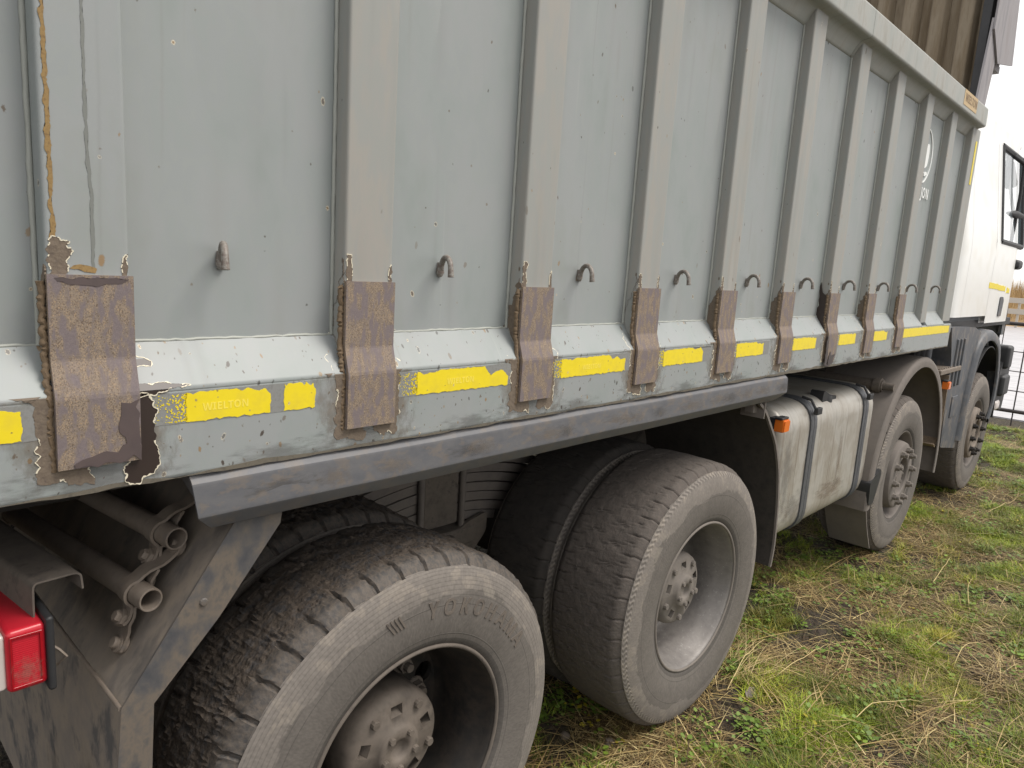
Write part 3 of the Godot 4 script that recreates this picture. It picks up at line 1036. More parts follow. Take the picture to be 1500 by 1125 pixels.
			g.extrude(ragged(pv([x0 + 0.008, 1.652, x0 + RW - 0.004, 1.652, x0 + RW - 0.02, 1.645, x0 + 0.06, 1.640, x0 + 0.03, 1.642]), 0.006, 0.0012, 94), F_XY, zt + 0.002, zt + 0.0045)
			m = put("oil_stain", g.mesh(20), mats.stain, r)
			m.position = base
		if k == 6:
			# oil has run over this rib and its plate
			g = Geo.new()
			g.extrude(ragged(pv([1.70, -0.05, 1.62, -0.012, 1.40, -0.006, 1.40, -0.03, 1.50, -0.05]), 0.02, 0.004, 81), F_YZ, x0 - 0.008, x0 - 0.0065)
			m = put("oil_stain", g.mesh(20), mats.oil, r)
			m.position = base
			g = Geo.new()
			g.extrude(ragged(pv([x0 - 0.012, 1.335, x0 + 0.02, 1.335, x0 + 0.012, 1.42, x0 + 0.002, 1.47, x0 - 0.012, 1.47]), 0.01, 0.003, 82), F_XY, 0.0095, 0.0125)
			m = put("oil_stain", g.mesh(20), mats.oil, r)
			m.position = base
			g = Geo.new()
			g.extrude(ragged(pv([x0 + 0.02, 1.335, x0 + 0.08, 1.345, x0 + 0.1, 1.39, x0 + 0.06, 1.38, x0 + 0.04, 1.40]), 0.01, 0.003, 83), F_XY, 0.0095, 0.0123)
			m = put("oil_stain", g.mesh(20), mats.oil, r)
			m.position = base
	# reflective tape between the plates
	var spans := [[-1.15, -0.765], [-0.535, -0.388, -0.362, -0.298], [-0.055, 0.222, 0, 0], [0.42, 0.705, 0, 0], [0.91, 1.15, 0, 0], [1.39, 1.605], [1.88, 2.115], [2.39, 2.60], [2.87, 3.075], [3.36, 4.34]]
	var base2 := -(sill.position + truck.position)
	var i := 0
	for sp in spans:
		var g := Geo.new()
		var gr := Geo.new()
		var sp_ := Geo.new()
		var a: float = sp[0]
		var b: float = sp[1]
		var lo := 0.0942
		var hi := 0.1435
		on_body(gr, ragged(pv([a - 0.055, lo - 0.001, b + 0.05 if i > 0 else b + 0.02, lo - 0.001, b + 0.05 if i > 0 else b + 0.02, hi + 0.001, a - 0.055, hi + 0.001]), 0.02, 0.0004, 300 + i), 0.0006)
		var bits := [[a, b]]
		if sp.size() == 4 and sp[2] != sp[3]: bits.append([sp[2], sp[3]])
		for q in bits:
			if q != bits[0]:
				var e := put("reflective_tape", g.mesh(20), mats.tape, sill)
				e.position = base2
				g = Geo.new()
			var l: float = q[0]
			var h: float = q[1]
			var top := PackedVector2Array()
			var n := 14
			top.append(Vector2(l, lo))
			top.append(Vector2(h, lo))
			var rr := RandomNumberGenerator.new()
			rr.seed = 400 + i
			for t in range(n, -1, -1):
				var x := lerpf(l, h, float(t) / n)
				var dip := 0.0
				if t > n - 4: dip = rr.randf_range(0.0, 0.016) if (i % 3 != 2) else rr.randf_range(0.012, 0.03)
				elif rr.randf() < 0.25: dip = rr.randf_range(0.0, 0.006)
				if i >= 5: dip *= 0.35
				top.append(Vector2(x, hi - dip))
			on_body(g, ragged(top, 0.006, 0.0009, 500 + i), 0.0012)
			# specks of tape left on the glue at the worn end
			for t in 0 if q != bits[0] else (170 if i < 5 else 40):
				var d := pow(rr.randf(), 1.6) * 0.05
				var c := Vector2(l - d, rr.randf_range(lo + 0.002, hi - 0.002))
				var s := rr.randf_range(0.0007, 0.0022) * (1.2 - d / 0.06)
				on_body(sp_, PackedVector2Array([c + Vector2(-s, -s * rr.randf_range(0.2, 1)), c + Vector2(s * rr.randf_range(0.3, 1.2), -s), c + Vector2(s, s * rr.randf()), c + Vector2(-s * rr.randf(), s)]), 0.0010, 0.0006)
		var m := put("glue_residue", gr.mesh(20), mats.residue, sill)
		m.position = base2
		m = put("reflective_tape", g.mesh(20), mats.tape, sill)
		m.position = base2
		m = put("tape_specks", sp_.mesh(0), mats.tape, sill)
		m.position = base2
		tag(m, "", "", "", "stuff")
		if i < 4:
			flat_text("tape_lettering", "WIELTON", 0.0135, Vector3(lerpf(a, b, 0.45), Y0 + lo + 0.022, 0.0012), mats.tape_print, sill)
		i += 1

# ------------------------------------------------------------------ headboard
func headboard() -> void:
	var g := Geo.new()
	# upright corrugations on its inner face
	var lean := 0.0
	var bd := holder("headboard", Vector3(4.28, 2.7, -1.27), truck)
	var base := -(bd.position + truck.position)
	g.box(Vector3(4.30, 1.40, -2.50), Vector3(4.33, 3.9, -0.06))
	var m := put("board_sheet", g.mesh(), mats.board, bd)
	m.position = base
	for i in 15:
		g = Geo.new()
		var z: float = -0.16 - i * 0.165
		g.extrude(rounded(pv([4.302, z - 0.06, 4.235, z - 0.035, 4.235, z + 0.035, 4.302, z + 0.06]), 0.012, 3), Transform3D(Basis(Vector3(1, 0, 0), Vector3(0, 0, 1), Vector3(0, -1, 0)), Vector3.ZERO), -3.9, -1.42)
		m = put("corrugation", g.mesh(), mats.board, bd)
		m.position = base
	# side gusset and cab guard
	for zz in [0.0, -2.54]:
		g = Geo.new()
		g.extrude(pv([4.105, 2.80, 4.285, 2.70, 4.384, 3.085, 4.43, 3.35, 4.20, 3.30]), F_XY, zz - 0.012, zz)
		g.extrude(pv([4.285, 2.70, 4.285, 2.80, 4.105, 2.80]), F_XY, zz - 0.03, zz - 0.012)
		m = put("gusset_plate", g.mesh(), mats.gusset, bd)
		m.position = base
		g = Geo.new()
		g.extrude(pv([4.195, 3.235, 4.40, 3.085, 4.80, 3.16, 4.70, 3.53, 4.66, 3.9, 4.22, 3.9]), F_XY, zz + 0.001, zz + 0.012)
		m = put("guard_plate", g.mesh(), mats.gusset, bd)
		m.position = base
		g = Geo.new()
		g.box(Vector3(4.20, 2.80, zz - 0.07 if zz == 0.0 else zz + 0.02), Vector3(4.30, 3.9, zz - 0.02 if zz == 0.0 else zz + 0.07), 0.006)
		m = put("shaded_wing_edge", g.mesh(), mats.black, bd)  # black upright stands in for the shade on the wing's inner edge
		m.position = base
	g = Geo.new()
	g.box(Vector3(4.34, 3.10, -2.50), Vector3(4.72, 3.14, -0.04))
	g.box(Vector3(4.66, 3.14, -2.50), Vector3(4.70, 3.9, -0.04))
	m = put("cab_guard", g.mesh(), mats.gusset, bd)
	m.position = base
	# far side wall, floor and tail end of the body
	g = Geo.new()
	g.box(Vector3(-1.9, 1.33, -2.54), Vector3(4.30, 2.80, -2.50))
	put("far_side_wall", g.mesh(), mats.paint_rib, truck)
	g = Geo.new()
	g.box(Vector3(-1.9, 1.40, -2.50), Vector3(4.30, 1.42, -0.12))
	put("body_floor", g.mesh(), mats.under, truck)
	g = Geo.new()
	g.box(Vector3(-1.95, 1.36, -2.50), Vector3(-1.9, 2.75, -0.04))
	put("tailgate", g.mesh(), mats.paint_rib, truck)
	for x in range(12):
		g = Geo.new()
		g.box(Vector3(-1.6 + x * 0.5, 1.31, -2.38), Vector3(-1.54 + x * 0.5, 1.398, -0.16))
		put("cross_bearer", g.mesh(), mats.under, truck)

# ------------------------------------------------------------------ chassis
func underside() -> void:
	for z in [-0.86, -1.68]:
		var g := Geo.new()
		g.extrude(pv([0.93, z - 0.04, 0.93, z + 0.04, 0.94, z + 0.04, 0.94, z - 0.03, 1.19, z - 0.03, 1.19, z + 0.04, 1.20, z + 0.04, 1.20, z - 0.04]), F_YZ, -1.3, 6.9)
		put("chassis_rail", g.mesh(), mats.under, truck)
		g = Geo.new()
		g.box(Vector3(-1.5, 1.2, z - 0.05), Vector3(4.2, 1.31, z + 0.05), 0.01)
		put("body_runner", g.mesh(), mats.under, truck)
	for x in [0.0, 1.36, 3.968, 6.04]:
		var g := Geo.new()
		g.tube(PackedVector3Array([Vector3(x, 0.505, -2.3), Vector3(x, 0.505, -1.6), Vector3(x, 0.505, -1.45), Vector3(x, 0.505, -1.1), Vector3(x, 0.505, -0.95), Vector3(x, 0.505, -0.25)]), [0.09, 0.09, 0.17, 0.17, 0.09, 0.09], 16)
		put("axle", g.mesh(50), mats.under, truck)
	# the leaf spring between the rear wheels
	for z in [-0.79, -1.79]:
		var sp := holder("leaf_spring", Vector3(0.68, 0.8, z), truck)
		var base := -(sp.position + truck.position)
		for i in 8:
			var g := Geo.new()
			var half := 0.68 - i * 0.055
			var pts := PackedVector2Array()
			for k in 17:
				var u := lerpf(-1, 1, k / 16.0)
				pts.append(Vector2(0.68 + u * half, 1.0 - i * 0.037 - (0.11 + 0.012 * i) * pow(u * half / 0.66, 2.0)))
			g.extrude(sheet(pts, 0.033), F_XY, z - 0.045, z + 0.045 - (i % 2) * 0.003)
			var m := put("spring_leaf", g.mesh(30), mats.dust, sp)
			m.position = base
		for x in [0.58, 0.78]:
			var g := Geo.new()
			g.tube(PackedVector3Array([Vector3(x, 0.66, z + 0.056), Vector3(x, 1.0, z + 0.056), Vector3(x, 1.025, z + 0.04), Vector3(x, 1.03, z), Vector3(x, 1.025, z - 0.04), Vector3(x, 0.66, z - 0.056)]), 0.013, 8)
			var m := put("clamp_bolt", g.mesh(60), mats.dust, sp)
			m.position = base
		var g := Geo.new()
		g.box(Vector3(0.60, 0.72, z + 0.046), Vector3(0.76, 1.03, z + 0.053), 0.003)
		g.box(Vector3(0.53, 0.63, z - 0.08), Vector3(0.83, 0.70, z + 0.08), 0.01)
		g.tube(PackedVector3Array([Vector3(0.68, 0.62, z - 0.2), Vector3(0.68, 0.62, z + 0.11)]), 0.075, 16)
		g.extrude(rounded(pv([0.6, 0.62, 0.66, 0.5, 0.74, 0.5, 0.9, 0.66, 0.9, 0.74, 0.8, 0.72]), 0.02, 3), F_XY, z + 0.06, z + 0.075)
		var m := put("spring_saddle", g.mesh(40), mats.dust_dark, sp)
		m.position = base

# ------------------------------------------------------------------ wheels
func tyre_mesh(mud: bool, wall_material: Material, tread_material: Material, sd: int) -> ArrayMesh:
	# origin on the axle in the plane of the outer rim edge, z outwards
	var segs := 660
	var pitch := 44.0
	var n := FastNoiseLite.new()
	n.seed = sd
	n.frequency = 1.0
	n.fractal_octaves = 3
	# tread columns from the outer shoulder across to the inner one
	var cols := [-0.004, -0.012, -0.022, -0.032, -0.042, -0.058, -0.075, -0.092, -0.098, -0.104, -0.12, -0.14, -0.155, -0.17, -0.19, -0.206, -0.212, -0.218, -0.235, -0.252, -0.268, -0.278, -0.288, -0.298, -0.306]
	var mid := -0.155
	var ring := func(z: float, k: int) -> Vector3:
		var a := TAU * k / segs
		var t := absf(z - mid) / 0.151
		var r := 0.512 - 0.006 * t * t
		if t > 0.8: r -= 0.022 * pow((t - 0.8) / 0.2, 1.8)
		var ph := fposmod(a / TAU * pitch + (0.5 if z < mid else 0.0) + (z - mid) * 1.6, 1.0)
		var dep := 0.0
		if t > 0.55: # open grooves between the shoulder blocks
			var w := 0.125 if mud else 0.07
			if ph < w: dep = (0.0085 if mud else 0.0055) * smoothstep(0.5, 0.7, t)
		elif fposmod(ph + 0.35 + 0.12 * sin(z * 150.0), 1.0) < 0.07 and t > 0.08 and t < 0.5: # sipes
			dep = 0.0035
		if mud and absf(absf(z - mid) - 0.054 - 0.006 * signf(ph - 0.5)) < 0.004: dep = maxf(dep, 0.004)
		if not mud and fposmod(ph + 0.5 + 0.16 * sin(z * 90.0), 1.0) < 0.07 and t > 0.25 and t < 0.85: dep = maxf(dep, 0.0026)
		var p := Vector3(cos(a) * 6.0, sin(a) * 6.0, z * 12.0)
		r += n.get_noise_3dv(p * 1.7) * 0.0025
		if mud:
			dep *= clampf(1.0 + n.get_noise_3dv(p) * 0.9 + (t - 0.6) * 2.0, 0.0, 1.25)
			r += absf(n.get_noise_3dv(p * 4.0)) * 0.007 * clampf(1.3 - t * t * 1.2, 0.0, 1.0)
			r += maxf(0.0, n.get_noise_3dv(p * 11.0)) * 0.009 * clampf(1.25 - t * t, 0.0, 1.0)
			r -= 0.004 * n.get_noise_3dv(p * 0.8)
		r -= dep
		return Vector3(cos(a) * r, sin(a) * r, z)
	var g := Geo.new()
	var ge := Geo.new()
	var last: PackedVector3Array
	var first_ring: PackedVector3Array
	var end_ring: PackedVector3Array
	for c in cols.size():
		var cur := PackedVector3Array()
		for k in segs: cur.append(ring.call(cols[c], k))
		if c > 0:
			for k in segs:
				var j := (k + 1) % segs
				if c <= 5 or c >= 20: ge.quad(last[k], last[j], cur[j], cur[k])
				else: g.quad(last[k], last[j], cur[j], cur[k])
		else: first_ring = cur
		last = cur
	end_ring = last
	var m := g.mesh(50)
	m.surface_set_material(0, tread_material)
	ge.mesh(50, false, m)
	m.surface_set_material(1, mats.tread_edge if mud else tread_material)
	# side walls
	for side in 2:
		g = Geo.new()
		var prof := [[0.286, -0.006, 0.0], [0.292, 0.004, 0.04], [0.305, 0.010, 0.09], [0.33, 0.017, 0.2], [0.36, 0.021, 0.33], [0.39, 0.0225, 0.46], [0.42, 0.021, 0.6], [0.445, 0.017, 0.71], [0.465, 0.011, 0.82], [0.477, 0.006, 0.9], [0.485, 0.001, 0.96]]
		var zz := 0.0
		var nseg := segs / 4
		for i in prof.size():
			if i == prof.size() - 1: break
			for k in nseg:
				var q := []
				for e in [[i, k], [i + 1, k], [i + 1, k + 1], [i, k + 1]]:
					var pr: Array = prof[e[0]]
					var a: float = TAU * e[1] / nseg
					var z: float = pr[1] if side == 0 else -0.31 - pr[1]
					q.append([Vector3(cos(a) * pr[0], sin(a) * pr[0], z), Vector2(float(e[1]) / nseg, pr[2])])
				if side == 0:
					g.tri(q[0][0], q[3][0], q[2][0], q[0][1], q[3][1], q[2][1])
					g.tri(q[0][0], q[2][0], q[1][0], q[0][1], q[2][1], q[1][1])
				else:
					g.tri(q[0][0], q[2][0], q[3][0], q[0][1], q[2][1], q[3][1])
					g.tri(q[0][0], q[1][0], q[2][0], q[0][1], q[1][1], q[2][1])
		# join wall to the scalloped shoulder
		var er := first_ring if side == 0 else end_ring
		for k in segs:
			var j := (k + 1) % segs
			var a0 := TAU * k / segs
			var a1 := TAU * (k + 1) / segs
			var z := 0.001 if side == 0 else -0.311
			var A := Vector3(cos(a0) * 0.485, sin(a0) * 0.485, z)
			var B := Vector3(cos(a1) * 0.485, sin(a1) * 0.485, z)
			var u0 := Vector2(float(k) / segs, 0.96)
			var u1 := Vector2(float(k + 1) / segs, 0.96)
			var w0 := Vector2(float(k) / segs, 1.0)
			var w1 := Vector2(float(k + 1) / segs, 1.0)
			if side == 0:
				g.tri(A, B, er[j], u0, u1, w1)
				g.tri(A, er[j], er[k], u0, w1, w0)
			else:
				g.tri(A, er[j], B, u0, w1, u1)
				g.tri(A, er[k], er[j], u0, w0, w1)
		g.mesh(50, false, m)
		m.surface_set_material(2 + side, wall_material)
	return m

func rear_rim() -> ArrayMesh:
	var g := Geo.new()
	# from the disc out along the barrel to the rolled lip and back behind it
	var p := PackedVector2Array([Vector2(0.235, -0.205), Vector2(0.246, -0.19), Vector2(0.250, -0.165), Vector2(0.247, -0.13), Vector2(0.249, -0.09), Vector2(0.256, -0.06), Vector2(0.266, -0.035), Vector2(0.272, -0.018), Vector2(0.276, -0.006), Vector2(0.281, 0.001), Vector2(0.287, 0.003), Vector2(0.292, 0.000), Vector2(0.293, -0.006), Vector2(0.289, -0.02), Vector2(0.283, -0.05), Vector2(0.275, -0.10), Vector2(0.272, -0.21), Vector2(0.285, -0.31)])
	p.reverse()
	g.lathe(p, 96)
	# flip: the lathe runs front to back, this profile back to front, so faces point outwards either way
	return g.mesh(40)

func nut_mesh(len: float, r := 0.0165) -> ArrayMesh:
	var g := Geo.new()
	var hex := PackedVector2Array()
	for i in 6: hex.append(Vector2(cos(TAU * i / 6), sin(TAU * i / 6)) * r)
	g.extrude(hex, F_XY, 0.0, len * 0.6)
	g.lathe(PackedVector2Array([Vector2(0, len), Vector2(r * 0.55, len), Vector2(r * 0.62, len * 0.93), Vector2(r * 0.62, len * 0.5)]), 10)
	g.lathe(PackedVector2Array([Vector2(r * 0.5, 0.005), Vector2(r * 1.35, 0.004), Vector2(r * 1.4, 0.0)]), 14)
	return g.mesh(30)

func csg_disc(called: String, parent: Node3D, r_out: float, z0: float, z1: float, holes: int, hole_r: float, hole_at: float, mat: Material) -> void:
	var c := CSGCombiner3D.new()
	var d := CSGCylinder3D.new()
	d.radius = r_out
	d.height = z1 - z0
	d.sides = 72
	d.material = mat
	d.rotation.x = PI / 2
	d.position.z = (z0 + z1) / 2
	c.add_child(d)
	for i in holes:
		var h := CSGCylinder3D.new()
		h.radius = hole_r
		h.height = 0.2
		h.sides = 20
		h.material = mat
		h.operation = CSGShape3D.OPERATION_SUBTRACTION
		h.rotation.x = PI / 2
		var a := TAU * (i + 0.5) / holes
		h.position = Vector3(cos(a) * hole_at, sin(a) * hole_at, (z0 + z1) / 2)
		c.add_child(h)
	place(called, c, parent)

func hub_csg(parent: Node3D, mat: Material) -> void:
	var c := CSGCombiner3D.new()
	var p := CSGPolygon3D.new()
	p.mode = CSGPolygon3D.MODE_SPIN
	p.spin_degrees = 360
	p.spin_sides = 64
	p.smooth_faces = true
	p.material = mat
	p.polygon = PackedVector2Array([Vector2(0, -0.21), Vector2(0.142, -0.21), Vector2(0.142, -0.115), Vector2(0.136, -0.098), Vector2(0.122, -0.088), Vector2(0.066, -0.083), Vector2(0.062, -0.072), Vector2(0.056, -0.066), Vector2(0.034, -0.066), Vector2(0.026, -0.07), Vector2(0.024, -0.082), Vector2(0, -0.082)])
	p.rotation.x = PI / 2
	c.add_child(p)
	for i in 5:
		var b := CSGBox3D.new()
		b.size = Vector3(0.026, 0.034, 0.06)
		b.operation = CSGShape3D.OPERATION_SUBTRACTION
		b.material = mat
		var a := TAU * (i + 0.25) / 5
		b.position = Vector3(cos(a) * 0.098, sin(a) * 0.098, -0.085)
		b.rotation = Vector3(0.35 * sin(a), -0.35 * cos(a), a)
		c.add_child(b)
	c.position.z = 0.02
	place("hub", c, parent)
	for i in 10:
		var a := TAU * (i % 5 + 0.75) / 5
		var g := Geo.new()
		var rr := 0.048 if i < 5 else 0.112
		var k := 0.8 if i < 5 else 1.0
		g.lathe(PackedVector2Array([Vector2(0, 0.011 * k), Vector2(0.010 * k, 0.011 * k), Vector2(0.012 * k, 0.007 * k), Vector2(0.012 * k, -0.004)]), 10)
		var bolt := put("hub_bolt", g.mesh(30), mat, parent)
		bolt.position = Vector3(cos(a) * rr, sin(a) * rr, -0.046 if i < 5 else -0.067)

func wheels() -> void:
	var wall1 := wall_mat(3, true, false)
	var wall2 := wall_mat(21, false, true)
	var t1 := tyre_mesh(true, wall1, mats.tread_mud, 5)
	var t2 := tyre_mesh(false, wall2, mats.tread, 8)
	var t3 := tyre_mesh(false, wall2, mats.rubber, 9)
	var rim := rear_rim()
	var nut := nut_mesh(0.042, 0.021)
	var defs := [[0.0, "rear", t1, -0.03, 0.55], [1.36, "rear", t2, -0.03, 1.9], [3.968, "steer", t2, -0.068, 0.3], [6.04, "steer", t2, -0.068, 2.2]]
	for d in defs:
		for far in 2:
			var ax := Vector3(d[0], 0.505, d[3])
			var turn := Basis(Vector3.UP, 0.0)
			if far: 
				ax.z = -2.54 - d[3]
				turn = Basis(Vector3.UP, PI)
			var w := holder("wheel", ax, truck)
			w.basis = turn
			var ty := put("tyre", d[2], null, w)
			ty.rotation.z = d[4]
			if d[1] == "rear":
				put("rim", rim, mats.rim_dark if d[0] == 0.0 else mats.rim, w)
				var lg := Geo.new()
				var lp := PackedVector2Array()
				for i in 9: lp.append(Vector2(0.2865 + 0.0055 * cos(PI - PI * i / 8.0), 0.003 + 0.0055 * sin(PI * i / 8.0)))
				lg.lathe(lp, 96)
				put("rim_lip", lg.mesh(60), mats.dust_dark if d[0] == 0.0 else mats.hub, w)  # extra dusty ring, its tone put in as the rim edge's highlight
				csg_disc("wheel_disc", w, 0.24, -0.215, -0.2, 10, 0.03, 0.205, mats.rim_dark if d[0] == 0.0 else mats.rim)
				hub_csg(w, mats.hub_dirty if d[0] == 0.0 else mats.hub)
				for i in 10:
					var a := TAU * (i + 0.3) / 10
					var n := put("wheel_nut", nut, mats.hub_dirty if d[0] == 0.0 else mats.hub, w)
					n.position = Vector3(cos(a) * 0.1675, sin(a) * 0.1675, -0.2)
				# the twin tyre inside
				var w2 := holder("wheel", ax + turn * Vector3(0, 0, -0.345), truck)
				w2.basis = turn
				tag(w2, "inner twin tyre")
				ty = put("tyre", t3 if d[0] > 0.0 else t1, null, w2)
				ty.rotation.z = d[4] + 0.4
				var g := Geo.new()
				g.lathe(PackedVector2Array([Vector2(0.285, -0.01), Vector2(0.26, -0.05), Vector2(0.25, -0.15), Vector2(0.25, -0.26), Vector2(0.285, -0.30)]), 48)
				put("rim", g.mesh(40), mats.rim_dark, w2)
			else:
				var g := Geo.new()
				var p := PackedVector2Array([Vector2(0.285, -0.31), Vector2(0.262, -0.24), Vector2(0.25, -0.12), Vector2(0.258, -0.06), Vector2(0.268, -0.03), Vector2(0.276, -0.006), Vector2(0.281, 0.001), Vector2(0.287, 0.003), Vector2(0.292, 0.0), Vector2(0.293, -0.006), Vector2(0.285, -0.05)])
				p.reverse()
				g.lathe(p, 80)
				put("rim", g.mesh(40), mats.dust, w)
				g = Geo.new()
				g.lathe(PackedVector2Array([Vector2(0.0, 0.012), Vector2(0.06, 0.010), Vector2(0.078, -0.01), Vector2(0.085, -0.03), Vector2(0.112, -0.03), Vector2(0.118, 0.018), Vector2(0.125, 0.024), Vector2(0.198, 0.022), Vector2(0.212, 0.012), Vector2(0.219, -0.008), Vector2(0.232, -0.09), Vector2(0.25, -0.14)]), 80)
				put("wheel_disc", g.mesh(35), mats.dust if d[0] < 5.0 else mats.steel, w)
				for i in 10:
					var a := TAU * (i + 0.2) / 10
					var n := put("wheel_nut", nut, mats.hub if d[0] < 5.0 else mats.rim_dark, w)
					n.position = Vector3(cos(a) * 0.1675, sin(a) * 0.1675, 0.02)
				for i in 8:
					var a := TAU * i / 8
					g = Geo.new()
					g.lathe(PackedVector2Array([Vector2(0, 0.012), Vector2(0.009, 0.012), Vector2(0.011, 0.006), Vector2(0.011, -0.01)]), 8)
					var hb := put("hub_bolt", g.mesh(30), mats.hub if d[0] < 5.0 else mats.rim_dark, w)
					hb.position = Vector3(cos(a) * 0.066, sin(a) * 0.066, 0.002)
	# raised lettering on the rearmost tyre, turned to the top
	var w0: Node3D = truck.get_node("wheel")
	for i in 4:
		var cg := Geo.new()
		cg.extrude(rounded(pv([-0.019, -0.002, 0.019, -0.006, 0.019, -0.001, -0.019, 0.003]), 0.001, 1), F_XY, 0.0, 0.0022)
		var cm := put("raised_mark", cg.mesh(20), mats.dust_dark, w0)
		var ca := deg_to_rad(104.0 - i * 1.5)
		cm.transform = Transform3D(Basis(Vector3.BACK, ca + 0.5), Vector3(cos(ca) * 0.398, sin(ca) * 0.398, 0.0222))
	var txt := "YOKOHAMA"
	for i in txt.length():
		var t := TextMesh.new()
		t.text = txt[i]
		var f := SystemFont.new()
		f.font_names = PackedStringArray(["Droid Sans"])
		f.font_weight = 700
		t.font = f
		t.font_size = 64
		t.pixel_size = 0.042 / 48.0
		t.depth = 0.003
		var o := MeshInstance3D.new()
		o.mesh = t
		o.material_override = mats.dust_dark
		var a := deg_to_rad(86.0 - i * 7.6)
		o.transform = Transform3D(Basis(Vector3.BACK, a - PI / 2), Vector3(cos(a) * 0.392, sin(a) * 0.392, 0.0222))
		place("raised_letter", o, w0)

